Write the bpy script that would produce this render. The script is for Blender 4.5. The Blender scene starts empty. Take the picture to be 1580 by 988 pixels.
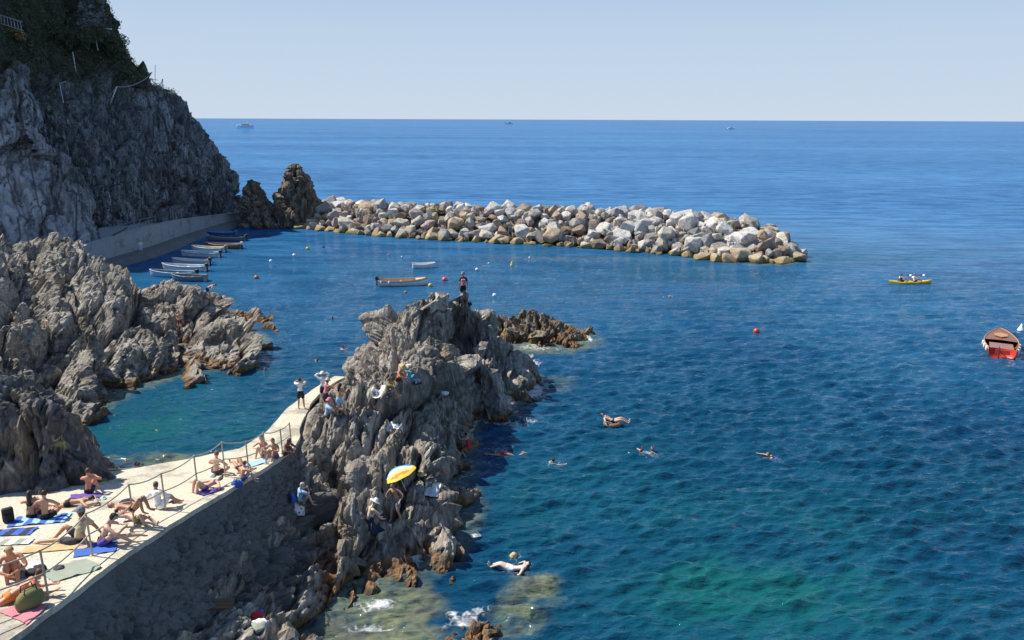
import bpy, bmesh, math, random
import numpy as np
from mathutils import Vector, Matrix
from mathutils.bvhtree import BVHTree
random.seed(7)
RNG = np.random.default_rng(11)
SC = bpy.context.scene
COL = SC.collection
PI = math.pi

# ------------------------------------------------------------------ camera
CAM_H = 16.0
FPX = 1240.0            # focal length in pixels of the 1580 px wide photograph
PITCH = math.radians(14.03)
ROLL = math.radians(0.22)
cam_data = bpy.data.cameras.new('camera')
cam_data.sensor_width = 36.0
cam_data.lens = 36.0 * FPX / 1580.0
cam_data.clip_start = 0.3
cam_data.clip_end = 60000.0
cam = bpy.data.objects.new('camera', cam_data)
COL.objects.link(cam)
CAM_R = Matrix.Rotation(PI / 2 - PITCH, 3, 'X') @ Matrix.Rotation(ROLL, 3, 'Z')
cam.location = (0, 0, CAM_H)
cam.rotation_euler = CAM_R.to_euler()
SC.camera = cam

# ------------------------------------------------------------------ sun and sky
SUN_EL = math.radians(49.0)
SUN_AZ = math.radians(-73.0)     # measured from +Y towards +X
sun_vec = Vector((math.cos(SUN_EL) * math.sin(SUN_AZ), math.cos(SUN_EL) * math.cos(SUN_AZ), math.sin(SUN_EL)))
world = bpy.data.worlds.new('World')
SC.world = world
world.use_nodes = True
wn = world.node_tree
wn.nodes.clear()
w_out = wn.nodes.new('ShaderNodeOutputWorld')
w_bg = wn.nodes.new('ShaderNodeBackground')
w_sky = wn.nodes.new('ShaderNodeTexSky')
w_sky.sky_type = 'NISHITA'
w_sky.sun_disc = False
w_sky.sun_elevation = SUN_EL
w_sky.sun_rotation = SUN_AZ
w_sky.altitude = 20
w_sky.air_density = 1.0
w_sky.dust_density = 0.3
w_sky.ozone_density = 5.0
w_bg.inputs['Strength'].default_value = 0.072
# a pale milky veil low over the whole horizon, the same all the way round
w_tc = wn.nodes.new('ShaderNodeTexCoord'); w_sx = wn.nodes.new('ShaderNodeSeparateXYZ'); w_rp = wn.nodes.new('ShaderNodeValToRGB'); w_mx = wn.nodes.new('ShaderNodeMix')
def _stops(nd, st):
    el = nd.color_ramp.elements
    while len(el) < len(st): el.new(.5)
    for k_, (p_, c_) in enumerate(st): el[k_].position = p_; el[k_].color = (*c_, 1)
_stops(w_rp, [(0, (1, 1, 1)), (.30, (.9, .9, .9)), (.7, (.35, .35, .35)), (1, (.2, .2, .2))])
w_rc = wn.nodes.new('ShaderNodeValToRGB'); _stops(w_rc, [(0, (.61, .715, .835)), (.10, (.53, .66, .83)), (.24, (.30, .50, .81)), (.6, (.20, .38, .74)), (1, (.16, .32, .68))])
w_sc = wn.nodes.new('ShaderNodeMix'); w_sc.data_type = 'RGBA'; w_sc.blend_type = 'MULTIPLY'; w_sc.inputs[0].default_value = 1.0; w_sc.inputs[7].default_value = (9.9, 9.9, 9.9, 1)
w_mx.data_type = 'RGBA'
wn.links.new(w_sx.outputs[2], w_rc.inputs[0]); wn.links.new(w_rc.outputs[0], w_sc.inputs[6]); wn.links.new(w_sc.outputs[2], w_mx.inputs[7])
wn.links.new(w_tc.outputs['Generated'], w_sx.inputs[0]); wn.links.new(w_sx.outputs[2], w_rp.inputs[0]); wn.links.new(w_rp.outputs[0], w_mx.inputs[0])
wn.links.new(w_sky.outputs[0], w_mx.inputs[6]); wn.links.new(w_mx.outputs[2], w_bg.inputs[0])
wn.links.new(w_bg.outputs[0], w_out.inputs[0])
sun_data = bpy.data.lights.new('sun', 'SUN')
sun_data.energy = 5.0
sun_data.angle = math.radians(0.5)
sun_data.color = (1.0, 0.94, 0.84)
sun = bpy.data.objects.new('sun', sun_data)
sun.rotation_euler = (-sun_vec).to_track_quat('-Z', 'Y').to_euler()
sun.location = sun_vec * 80
COL.objects.link(sun)
SC.view_settings.view_transform = 'Standard'
SC.view_settings.look = 'None'
SC.view_settings.gamma = 1.0
SC.view_settings.exposure = 0.46
SC.cycles.max_bounces = 6
SC.cycles.transparent_max_bounces = 8
SC.cycles.caustics_reflective = False
SC.cycles.caustics_refractive = False

# ------------------------------------------------------------------ geometry of the view, used to survey real positions
def ray(px, py):
    d = CAM_R @ Vector(((px - 790.0) / FPX, -(py - 494.0) / FPX, -1.0))
    return d.normalized()
def R(px, py, z):
    d = ray(px, py); t = (z - CAM_H) / d.z
    return (d.x * t, d.y * t, z)
def W(px, py, z=-0.05): return R(px, py, z)
def Q(px, py, Y):
    d = ray(px, py); t = Y / d.y
    return (d.x * t, Y, CAM_H + d.z * t)

# ------------------------------------------------------------------ numpy noise
U = np.uint32
def _hash(ix, iy, iz, seed):
    with np.errstate(over='ignore'):
        h = (ix.astype(U) * U(374761393)) ^ (iy.astype(U) * U(668265263)) ^ (iz.astype(U) * U(2147483647 - 5000)) ^ U(seed * 7919 + 17)
        h = (h ^ (h >> U(13))) * U(1274126177)
        h = (h ^ (h >> U(15))) * U(2246822519)
        return h ^ (h >> U(16))
def _rnd(h, k):
    with np.errstate(over='ignore'):
        g = (h + U(k) * U(2654435769))
        g = (g ^ (g >> U(16))) * U(73244475)
        g = g ^ (g >> U(15))
    return (g >> U(8)).astype(np.float32) * np.float32(1.0 / 16777216.0)
def vnoise(p, seed=0):
    p = np.asarray(p, np.float32)
    i = np.floor(p); f = p - i; i = i.astype(np.int64)
    f = f * f * (3 - 2 * f)
    out = 0
    for a in (0, 1):
        wx = f[:, 0] if a else 1 - f[:, 0]
        for b in (0, 1):
            wy = f[:, 1] if b else 1 - f[:, 1]
            for c in (0, 1):
                wz = f[:, 2] if c else 1 - f[:, 2]
                out = out + wx * wy * wz * _rnd(_hash(i[:, 0] + a, i[:, 1] + b, i[:, 2] + c, seed), 1)
    return out * 2 - 1
def fbm(p, oct=4, seed=0):
    out = 0; a = 1.0; s = 1.0; tot = 0
    for k in range(oct):
        out = out + a * vnoise(p * s + 13.7 * k, seed + k); tot += a; a *= .5; s *= 2.03
    return out / tot
def ridged(p, oct=3, seed=0):
    out = 0; a = 1.0; s = 1.0; tot = 0
    for k in range(oct):
        out = out + a * (1 - np.abs(vnoise(p * s + 7.1 * k, seed + k)) * 2); tot += a; a *= .5; s *= 2.1
    return out / tot
def worley(p, seed=0):
    """nearest jittered cell: returns offset vector, cell hash, f2-f1"""
    p = np.asarray(p, np.float32)
    i = np.floor(p).astype(np.int64)
    n = len(p)
    d1 = np.full(n, 9e9, np.float32); d2 = d1.copy()
    off = np.zeros((n, 3), np.float32); hh = np.zeros(n, U)
    for a in (-1, 0, 1):
        for b in (-1, 0, 1):
            for c in (-1, 0, 1):
                cx = i[:, 0] + a; cy = i[:, 1] + b; cz = i[:, 2] + c
                h = _hash(cx, cy, cz, seed)
                v = np.stack((p[:, 0] - cx - _rnd(h, 2), p[:, 1] - cy - _rnd(h, 3), p[:, 2] - cz - _rnd(h, 4)), 1).astype(np.float32)
                d = (v * v).sum(1)
                m = d < d1
                d2 = np.where(m, d1, np.minimum(d2, d))
                d1 = np.where(m, d, d1)
                off[m] = v[m]; hh[m] = h[m]
    return off, hh, np.sqrt(d2) - np.sqrt(d1)
def facets(p, seed, tilt=1.0):
    off, h, gap = worley(p, seed)
    t = np.stack((_rnd(h, 5), _rnd(h, 6), _rnd(h, 7)), 1) * 2 - 1
    return (_rnd(h, 8) - .5) + (t * off).sum(1) * tilt, gap
def sstep(a, b, x):
    t = np.clip((x - a) / (b - a), 0, 1)
    return t * t * (3 - 2 * t)

class RBF:
    def __init__(s, pts):
        pts = np.array(pts, float); s.c = pts[:, :2]; n = len(pts)
        A = np.linalg.norm(s.c[:, None] - s.c[None], axis=2)
        P = np.hstack((np.ones((n, 1)), s.c))
        M = np.block([[A + np.eye(n) * 1e-3, P], [P.T, np.zeros((3, 3))]])
        s.w = np.linalg.solve(M, np.concatenate((pts[:, 2], np.zeros(3))))
    def __call__(s, x, y):
        sh = x.shape; x = x.ravel(); y = y.ravel()
        out = s.w[-3] + s.w[-2] * x + s.w[-1] * y
        for (cx, cy), w in zip(s.c, s.w): out = out + w * np.sqrt((x - cx) ** 2 + (y - cy) ** 2)
        return out.reshape(sh)

# ------------------------------------------------------------------ mesh helpers
def np_mesh(name, verts, quads, smooth=False):
    me = bpy.data.meshes.new(name)
    verts = np.asarray(verts, np.float32); quads = np.asarray(quads, np.int32)
    k = quads.shape[1]
    me.vertices.add(len(verts)); me.vertices.foreach_set('co', verts.ravel())
    me.loops.add(quads.size); me.loops.foreach_set('vertex_index', quads.ravel())
    me.polygons.add(len(quads))
    me.polygons.foreach_set('loop_start', np.arange(0, quads.size, k, dtype=np.int32))
    me.polygons.foreach_set('use_smooth', np.full(len(quads), smooth, bool))
    me.update(calc_edges=True)
    return me
def grid_quads(nu, nv, close_u=False):
    i = np.arange(nu * nv).reshape(nu, nv)
    if close_u: i = np.vstack((i, i[:1]))
    return np.stack((i[:-1, :-1], i[1:, :-1], i[1:, 1:], i[:-1, 1:]), -1).reshape(-1, 4)
def grid_normals(P):
    du = np.gradient(P, axis=0); dv = np.gradient(P, axis=1)
    n = np.cross(du, dv); n /= np.linalg.norm(n, axis=2, keepdims=True) + 1e-9
    return n
def link(name, me, mat=None, parent=None, smooth=None):
    o = bpy.data.objects.new(name, me)
    COL.objects.link(o)
    if mat is not None:
        if len(me.materials): me.materials.clear()
        for m in (mat if isinstance(mat, (list, tuple)) else [mat]): me.materials.append(m)
    if parent is not None: o.parent = parent
    return o
def tag(o, label=None, cat=None, group=None, kind=None):
    if label: o['label'] = label
    if cat: o['category'] = cat
    if group: o['group'] = group
    if kind: o['kind'] = kind
    return o
def thing(name, loc, label, cat, group=None, rz=0.0, scale=1.0):
    o = bpy.data.objects.new(name, None); o.empty_display_size = .2
    COL.objects.link(o); o.location = loc; o.rotation_euler = (0, 0, rz); o.scale = (scale,) * 3
    return tag(o, label, cat, group)
def copy_tree(o, parent=None):
    c = o.copy(); COL.objects.link(c); c.parent = parent
    for ch in list(o.children): copy_tree(ch, c)
    return c

class MB:
    """collects simple solids into one mesh"""
    def __init__(s): s.v = []; s.f = []; s.m = []
    def add(s, vs, fs, mi=0):
        b = len(s.v); s.v += [tuple(v) for v in vs]; s.f += [tuple(b + i for i in f) for f in fs]; s.m += [mi] * len(fs)
        return s
    def box(s, c, size, rz=0, mi=0, rot=None):
        hx, hy, hz = size[0] / 2, size[1] / 2, size[2] / 2
        M = rot if rot is not None else Matrix.Rotation(rz, 3, 'Z')
        vs = [Vector(c) + M @ Vector((x * hx, y * hy, z * hz)) for z in (-1, 1) for x, y in ((-1, -1), (1, -1), (1, 1), (-1, 1))]
        return s.add(vs, [(3, 2, 1, 0), (4, 5, 6, 7), (0, 1, 5, 4), (1, 2, 6, 5), (2, 3, 7, 6), (3, 0, 4, 7)], mi)
    def tube(s, pts, r, n=8, mi=0, cap=True):
        pts = [Vector(p) for p in pts]; rs = r if isinstance(r, (list, tuple)) else [r] * len(pts)
        base = []; up = Vector((0.13, 0.21, 1)).normalized(); vs = []
        for i, p in enumerate(pts):
            t = (pts[min(i + 1, len(pts) - 1)] - pts[max(i - 1, 0)]).normalized()
            a = t.cross(up)
            if a.length < .05: a = t.cross(Vector((1, 0, 0)))
            a.normalize(); b = t.cross(a)
            for k in range(n):
                q = 2 * PI * k / n
                vs.append(p + (a * math.cos(q) + b * math.sin(q)) * rs[i])
        fs = [(i * n + k, i * n + (k + 1) % n, (i + 1) * n + (k + 1) % n, (i + 1) * n + k) for i in range(len(pts) - 1) for k in range(n)]
        if cap: fs += [tuple(range(n))[::-1], tuple((len(pts) - 1) * n + k for k in range(n))]
        return s.add(vs, fs, mi)
    def lathe(s, prof, n=16, c=(0, 0, 0), mi=0, sx=1, sy=1):
        vs = []
        for r, z in prof:
            for k in range(n):
                q = 2 * PI * k / n; vs.append((c[0] + r * math.cos(q) * sx, c[1] + r * math.sin(q) * sy, c[2] + z))
        fs = [(i * n + k, i * n + (k + 1) % n, (i + 1) * n + (k + 1) % n, (i + 1) * n + k) for i in range(len(prof) - 1) for k in range(n)]
        fs += [tuple(range(n))[::-1], tuple((len(prof) - 1) * n + k for k in range(n))]
        return s.add(vs, fs, mi)
    def sphere(s, c, r, n=10, mi=0, squash=(1, 1, 1)):
        vs = []; m = max(4, n // 2 + 1)
        for i in range(m + 1):
            th = PI * i / m
            for k in range(n):
                q = 2 * PI * k / n
                vs.append((c[0] + r * squash[0] * math.sin(th) * math.cos(q), c[1] + r * squash[1] * math.sin(th) * math.sin(q), c[2] + r * squash[2] * math.cos(th)))
        fs = [(i * n + k, (i + 1) * n + k, (i + 1) * n + (k + 1) % n, i * n + (k + 1) % n) for i in range(m) for k in range(n)]
        return s.add(vs, fs, mi)
    def mesh(s, name, smooth=False):
        me = bpy.data.meshes.new(name); me.from_pydata(s.v, [], s.f); me.validate()
        if len(me.polygons) == len(s.m): me.polygons.foreach_set('material_index', s.m)
        me.polygons.foreach_set('use_smooth', [smooth] * len(me.polygons)); me.update()
        return me
    def build(s, name, mat, parent=None, smooth=False):
        return link(name, s.mesh(name, smooth), mat, parent)

# ------------------------------------------------------------------ materials
class NT:
    def __init__(s, name):
        s.m = bpy.data.materials.new(name); s.m.use_nodes = True; s.t = s.m.node_tree
        s.b = s.t.nodes['Principled BSDF']; s.out = s.t.nodes['Material Output']
    def n(s, typ, **kw):
        nd = s.t.nodes.new(typ)
        for k, v in kw.items():
            if k.startswith('_'): setattr(nd, k[1:], v)
        return nd
    def l(s, a, b): s.t.links.new(a, b)
    def noise(s, vec, scale, detail=4, rough=.55, dist=0):
        nd = s.n('ShaderNodeTexNoise'); nd.inputs['Scale'].default_value = scale; nd.inputs['Detail'].default_value = detail
        nd.inputs['Roughness'].default_value = rough; nd.inputs['Distortion'].default_value = dist
        if vec is not None: s.l(vec, nd.inputs['Vector'])
        return nd.outputs['Fac']
    def voro(s, vec, scale, feature='F1', out='Distance'):
        nd = s.n('ShaderNodeTexVoronoi'); nd.feature = feature; nd.inputs['Scale'].default_value = scale
        if vec is not None: s.l(vec, nd.inputs['Vector'])
        return nd.outputs[out]
    def ramp(s, fac, stops, interp='LINEAR'):
        nd = s.n('ShaderNodeValToRGB'); nd.color_ramp.interpolation = interp
        e = nd.color_ramp.elements
        while len(e) < len(stops): e.new(.5)
        for i, (p, c) in enumerate(stops):
            e[i].position = p; e[i].color = (c, c, c, 1) if isinstance(c, (int, float)) else (*c, 1)
        s.l(fac, nd.inputs[0]); return nd.outputs[0]
    def math(s, op, a, b=None, clamp=False):
        nd = s.n('ShaderNodeMath'); nd.operation = op; nd.use_clamp = clamp
        for i, v in enumerate((a, b)):
            if v is None: continue
            if isinstance(v, (int, float)): nd.inputs[i].default_value = v
            else: s.l(v, nd.inputs[i])
        return nd.outputs[0]
    def mix(s, fac, a, b, mode='MIX'):
        nd = s.n('ShaderNodeMix'); nd.data_type = 'RGBA'; nd.blend_type = mode
        for i, v in ((0, fac), (6, a), (7, b)):
            if isinstance(v, (int, float)): nd.inputs[i].default_value = v
            elif isinstance(v, tuple): nd.inputs[i].default_value = (*v[:3], 1)
            else: s.l(v, nd.inputs[i])
        return nd.outputs[2]
    def pos(s): return s.n('ShaderNodeNewGeometry').outputs['Position']
    def obj(s): return s.n('ShaderNodeTexCoord').outputs['Object']
    def map(s, vec, scale=(1, 1, 1), rot=(0, 0, 0)):
        nd = s.n('ShaderNodeMapping'); nd.inputs['Scale'].default_value = scale; nd.inputs['Rotation'].default_value = rot
        s.l(vec, nd.inputs['Vector']); return nd.outputs[0]
    def bump(s, h, dist=.02, strength=1.0, prev=None):
        nd = s.n('ShaderNodeBump'); nd.inputs['Distance'].default_value = dist; nd.inputs['Strength'].default_value = strength
        s.l(h, nd.inputs['Height'])
        if prev is not None: s.l(prev, nd.inputs['Normal'])
        return nd.outputs[0]
    def done(s, color=None, rough=None, normal=None, **kw):
        for k, v in (('Base Color', color), ('Roughness', rough), ('Normal', normal)):
            if v is None: continue
            if isinstance(v, (int, float)): s.b.inputs[k].default_value = v
            elif isinstance(v, tuple): s.b.inputs[k].default_value = (*v[:3], 1)
            else: s.l(v, s.b.inputs[k])
        for k, v in kw.items(): s.b.inputs[k.replace('_', ' ')].default_value = v
        return s.m

_simple = {}
def simple(name, color, rough=.6, var=.18, scale=9.0, bump=0.003, metal=0.0):
    """plain coloured stuff with fine variation"""
    if name in _simple: return _simple[name]
    t = NT(name); v = t.obj()
    f = t.noise(v, scale, 4)
    d = tuple(c * (1 - var) for c in color); b = tuple(min(1, c * (1 + var)) for c in color)
    c = t.mix(f, d, b)
    f2 = t.noise(v, scale * 6, 3)
    m = t.done(c, rough, t.bump(f2, bump), Metallic=metal)
    _simple[name] = m
    return m

def rock_material(name, light, mid, dark, strata=(1, 1, 1), rot=(0, 0, 0), belt=True, warm=(.30, .22, .13), contrast=1.0, lichen=0.0, fs=1.0):
    t = NT(name); p = t.pos()
    s = t.map(p, strata, rot)
    n1 = t.noise(s, .35 * fs, 6, .6); n2 = t.noise(s, 1.9 * fs, 8, .68, .4); n3 = t.noise(s, 7 * fs, 6, .7)
    c = t.mix(t.ramp(n1, [(.36, 0), (.64, 1)]), mid, light)
    c = t.mix(t.ramp(n2, [(.38, 1), (.52, 0)]), c, dark)
    c = t.mix(t.math('MULTIPLY', t.ramp(t.noise(s, .8, 5, .6), [(.5, 0), (.68, 1)]), .65), c, warm)
    c = t.mix(t.math('MULTIPLY', t.ramp(n3, [(.4, .55), (.62, 0)]), contrast), c, tuple(x * .35 for x in dark))
    st = t.map(p, (3.2, .35, .4), rot)
    c = t.mix(t.ramp(t.noise(st, 1.6 * fs, 7, .7, .3), [(.38, .75), (.50, 0)]), c, tuple(x * .7 for x in dark))
    # white quartz veins
    vn = t.ramp(t.voro(t.map(s, (.5, .5, .5)), 1.1, 'DISTANCE_TO_EDGE'), [(0, 1), (.018, 0)])
    vm = t.math('MULTIPLY', vn, t.ramp(t.noise(p, .55, 2), [(.52, 0), (.6, .6)]))
    c = t.mix(vm, c, (.62, .58, .52))
    if lichen:
        lm = t.math('MULTIPLY', t.ramp(t.noise(p, 1.1, 6, .7), [(.60, 0), (.66, 1)]), lichen)
        c = t.mix(lm, c, (.34, .32, .10))
    if belt:
        z = t.n('ShaderNodeSeparateXYZ'); t.l(p, z.inputs[0])
        zz = t.math('ADD', z.outputs[2], t.math('MULTIPLY', t.math('SUBTRACT', t.noise(p, 1.3, 5, .65), .5), -1.5))
        b1 = t.ramp(zz, [(.25, 1), (.55, 0)])
        c = t.mix(t.math('MULTIPLY', b1, .88), c, t.mix(t.ramp(t.noise(p, 3.3, 5), [(.38, 0), (.62, 1)]), (.05, .032, .018), (.30, .145, .04)))
        b2 = t.ramp(z.outputs[2], [(.03, 1), (.14, 0)])
        c = t.mix(t.math('MULTIPLY', b2, .7), c, (.025, .02, .012))
    h = t.math('ADD', t.noise(s, 3.2 * fs, 9, .72, .2), t.math('MULTIPLY', t.voro(s, 4.0 * fs, 'DISTANCE_TO_EDGE'), .6))
    b = t.bump(t.math('ADD', h, t.math('MULTIPLY', t.noise(st, 2.4 * fs, 6, .7), 1.1)), .13, .8)
    h2 = t.noise(s, 16 * fs, 5, .7)
    b = t.bump(h2, .03, .8, b)
    return t.done(c, .88, b)

M_ROCK = rock_material('rock_grey_tan', (.58, .52, .435), (.38, .34, .285), (.14, .125, .11), (1.0, .32, .38), (.25, 0, .18))
M_ROCK_L = rock_material('rock_layered', (.58, .525, .45), (.37, .335, .285), (.14, .125, .11), (.45, 1.0, 1.1), (.3, .4, .3), lichen=.6)
M_ROCK_D = rock_material('rock_near_slab', (.23, .23, .235), (.14, .14, .15), (.06, .06, .065), (1, .8, .25), (.1, .1, .3), lichen=.7, belt=False)
M_STACK = rock_material('rock_stack_brown', (.36, .28, .18), (.22, .17, .12), (.07, .06, .05), (1, 1, .5), (.2, .3, 0))
M_ISLET = rock_material('rock_islet_brown', (.36, .30, .21), (.22, .18, .125), (.08, .065, .05), (1, .5, .5), (.2, .3, .4), warm=(.30, .17, .06))

def ground_obj_sheet(name, me, mat, **kw):
    o = link(name, me, mat); tag(o, **kw); return o

# ------------------------------------------------------------------ rock builder
HEIGHTS = []        # (RBF, bounds) used for shallow water and foam
def rock_field(name, ctrl, bounds, res, mat, strata=(1, 1, 1), rot=(0, 0, 0), amps=(.5, .26, .12, .05), scales=(2.6, 1.1, .45, .18), seed=1, mask=None, zmin=-.7, warp=.5, ridge=0.0, ridge_scale=(1, 1, 1), label=None, cat='rock', kind=None, group=None, shallow=True, lay=()):
    rb = RBF(ctrl)
    x0, x1, y0, y1 = bounds
    xs = np.arange(x0, x1, res); ys = np.arange(y0, y1, res)
    X, Y = np.meshgrid(xs, ys, indexing='ij')
    Z = np.maximum(rb(X, Y), -3)
    P = np.stack((X, Y, Z), -1)
    n = grid_normals(P)
    p = P.reshape(-1, 3); nn = n.reshape(-1, 3)
    D = rock_disp(p, strata, rot, amps, scales, seed, warp, ridge, ridge_scale, lay)
    if mask is not None: D = D * mask(p)
    # big displacements mostly along the normal, a little up
    q = p + nn * D[:, None]
    quads = grid_quads(len(xs), len(ys))
    keep = (q[quads, 2].max(1) > zmin)
    quads = quads[keep]
    used = np.unique(quads); remap = np.zeros(len(q), np.int64); remap[used] = np.arange(len(used))
    me = np_mesh(name, q[used], remap[quads])
    o = link(name, me, mat); tag(o, label, cat if kind is None else None, group, kind)
    if shallow: HEIGHTS.append((rb, bounds))
    return o
def layers(q, thick, along, seed, bend=.35):
    """stacked slabs across axis 0: every slab stands proud or back by its own slowly varying amount"""
    u = q[:, 0] / thick + bend * fbm(q * np.array([.5, .35, .35], np.float32) / thick, 2, seed)
    u = u + 1.1 * vnoise(np.stack((q[:, 0] / thick * .31, q[:, 1] / along * .5, q[:, 2] / along * .5), 1), seed + 3)
    i = np.floor(u); f = u - i
    h = vnoise(np.stack((i * 17.37 + .5, q[:, 1] / along, q[:, 2] / along), 1), seed + 1)
    edge = np.minimum(f, 1 - f)
    return h + (f - .5) * .5 * vnoise(np.stack((i * 5.17, i * 0, i * 0), 1), seed + 2) - .6 * np.exp(-edge / .07)
def rock_disp(p, strata, rot, amps, scales, seed, warp=.5, ridge=0.0, ridge_scale=(1, 1, 1), lay=()):
    p = p.astype(np.float32)
    Mr = np.array(Matrix.Rotation(rot[2], 3, 'Z') @ Matrix.Rotation(rot[1], 3, 'Y') @ Matrix.Rotation(rot[0], 3, 'X'))
    wv = np.stack([fbm(p * .35 + 31 * k, 3, seed + 50 + k) for k in range(3)], 1) * warp
    q = ((p + wv) @ Mr.T).astype(np.float32)
    D = 0
    for k, (a, s) in enumerate(zip(amps, scales)):
        f, gap = facets(q * np.array(strata, np.float32) / s, seed + k * 3, 1.5)
        D = D + a * f - a * .95 * np.exp(-gap / .06)
    D = D + amps[0] * .6 * fbm(p * .5, 2, seed + 90)
    for k, (amp, th, al) in enumerate(lay): D = D + amp * layers(q, th, al, seed + 300 + 5 * k)
    if ridge: D = D + ridge * ridged(q * np.array(ridge_scale, np.float32), 3, seed + 77)
    return D
# ================================================================== ROCKS
def prom_z(Y): return np.interp(Y, [10, 15.5, 27.3, 33, 36.4, 42], [6.3, 5.5, 3.5, 2.8, 2.5, 2.3])
PR = np.array([(8, -10.5), (13, -10.35), (15, -10.15), (18.2, -10.15), (22, -9.85), (26, -9.3), (30, -8.75), (31.5, -8.9), (33, -9.3), (34.2, -9.45), (37.1, -9.85), (39.5, -9.75), (42, -9.1)])   # Y, X of the outer edge
PL = np.array([(8, -24), (24.5, -24), (26, -17.5), (27, -14.3), (28.3, -12.6), (30, -10.9), (31.0, -10.75), (32.7, -10.6), (36.4, -10.8), (39.5, -10.3), (42, -9.7)])
def pr(Y): return np.interp(Y, PR[:, 0], PR[:, 1])
def pl(Y): return np.interp(Y, PL[:, 0], PL[:, 1])

main_ctrl = [
 R(598,478,4.8),R(620,486,4.4),R(650,452,6.4),R(671,474,5.1),R(690,446,6.6),R(712,462,5.7),R(722,466,5.5),R(733,482,4.8),R(745,492,4.1),R(772,512,3.4),R(800,535,2.4),R(822,568,.9),
 W(822,600,-.3),W(796,632,-.3),W(755,655,-.3),W(716,690,-.4),W(700,722,-.4),W(702,760,-.4),W(712,828,-.3),W(690,852,-.2),W(622,880,-.2),W(590,915,-.2),W(560,940),W(545,990),
 (-9,50.5,-1.5),(-6,52,-2),(-2,52,-2),(1.5,50.5,-1.5),(3.5,47,-1.5),(-11.8,46,-2),(-13,42,-2.5),(-13,36,-2.5),
 R(590,500,3.8),R(568,535,3.5),R(545,565,3.2),R(528,585,2.9),(-9.9,43.5,0),(-9.0,43,1.8),
 R(600,560,3.6),R(650,560,4.0),R(690,530,4.4),R(640,510,4.8),R(600,520,4.2),
 R(716,545,.7),R(720,600,.3),R(735,650,.0),R(702,590,1.2),R(736,570,.7),
 R(748,530,3.5),R(764,570,2.6),R(772,612,1.0),R(752,625,.6),
 R(690,600,3.0),R(694,640,2.7),R(690,680,2.4),R(684,720,2.2),R(688,770,1.9),R(694,815,1.0),
 W(716,640,.6),W(722,675,.3),
 R(640,620,3.3),R(600,640,3.0),R(640,680,2.7),R(600,700,2.7),R(640,740,2.4),R(600,770,2.0),R(560,740,2.45),R(560,790,1.9),R(600,803,1.75),R(640,822,1.1),R(590,850,.8),R(540,862,1.0),
 R(560,600,3.2),R(530,650,3.1),R(560,670,2.8),R(500,660,2.95),R(490,625,2.95),R(478,690,2.9),R(492,740,2.4),R(515,785,1.9),R(528,840,1.3),R(558,890,.5),
 (-10.2,34,1.9),(-10.4,37,1.7),(-10.1,40,1.6),
 (-7.3,30.5,1.3),(-7.0,28,.7),(-6.3,26,.3),(-6.7,24,.5),(-6.0,22,.3),(-6.5,20,.6),(-6.5,16.5,1.0),(-5,16,.7),(-5.0,19.2,1.0),(-8.9,19,3.0),(-8.5,23,2.4),(-8.3,26,2.2),(-8.1,29,2.0),(-8.8,16,3.3),(-7.7,17.5,2.2),(-7.5,21,1.6),(-7.4,24,1.3),(-9,12,3.2),(-5,12,1),(-9.7,18,3.0),(-9.4,23,2.3),(-9,28,2.0),(-10,14,3.2),
 R(440,985,1.5),R(520,980,.9),R(470,850,1.1),(-5.3,23.6,.4),
 (-2.6,20,-1.2),(-2,16,-1.5),(-2.4,23,-1.2),(-1,27,-2.0),(-.6,33,-2.0),(0,37,-2.2),(2.2,41,-2),(4.5,44,-2.5)]
def main_mask(p):
    d = np.abs(p[:, 0] - (pr(p[:, 1]) + pl(p[:, 1])) / 2) - (pr(p[:, 1]) - pl(p[:, 1])) / 2
    m = np.where(p[:, 1] > 30, sstep(0.05, .9, d), 1.0)
    return np.where(p[:, 1] > 43, 1.0, m)
main_rock = rock_field('rock_outcrop', main_ctrl, (-12.6, 4.4, 12.5, 52), .068, M_ROCK, (1.0, .34, .55), (.15, .22, .16),
    (.75, .36, .15, .07), (2.9, 1.15, .42, .16), 3, main_mask, warp=.2, ridge=.10, ridge_scale=(1.7, .28, .35), lay=((.50, 1.5, 4.5), (.20, .5, 2.4), (.07, .18, 1.0)),
    label='tall jagged grey rock outcrop with bathers, running out into the sea from the walkway')

islet_ctrl = [R(765,492,1.1),R(790,480,1.6),R(822,479,1.75),R(845,495,1.3),R(868,510,.8),R(890,520,.5),W(903,532),W(880,540),W(845,537),W(815,530),W(790,520),W(757,508),
 (-1.5,64,-1.5),(3,65,-1.5),(7,62,-1.5),(8,58,-1.5),(6,54,-1.5),(1,53.5,-1.2),(-3,58,-1.2), R(825,500,1.5),R(800,505,1.1)]
islet = rock_field('rock_islet', islet_ctrl, (-3.5, 8.5, 53, 65.5), .085, M_ISLET, (1, .5, .6), (.2, .2, .3), (.5, .28, .14, .05), (1.6, .7, .3, .14), 23,
    ridge=.25, ridge_scale=(1.6, .8, .8), lay=((.16, .5, 1.2), (.08, .2, .6)), label='low brown rock islet in the sea just behind the main outcrop')

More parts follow.
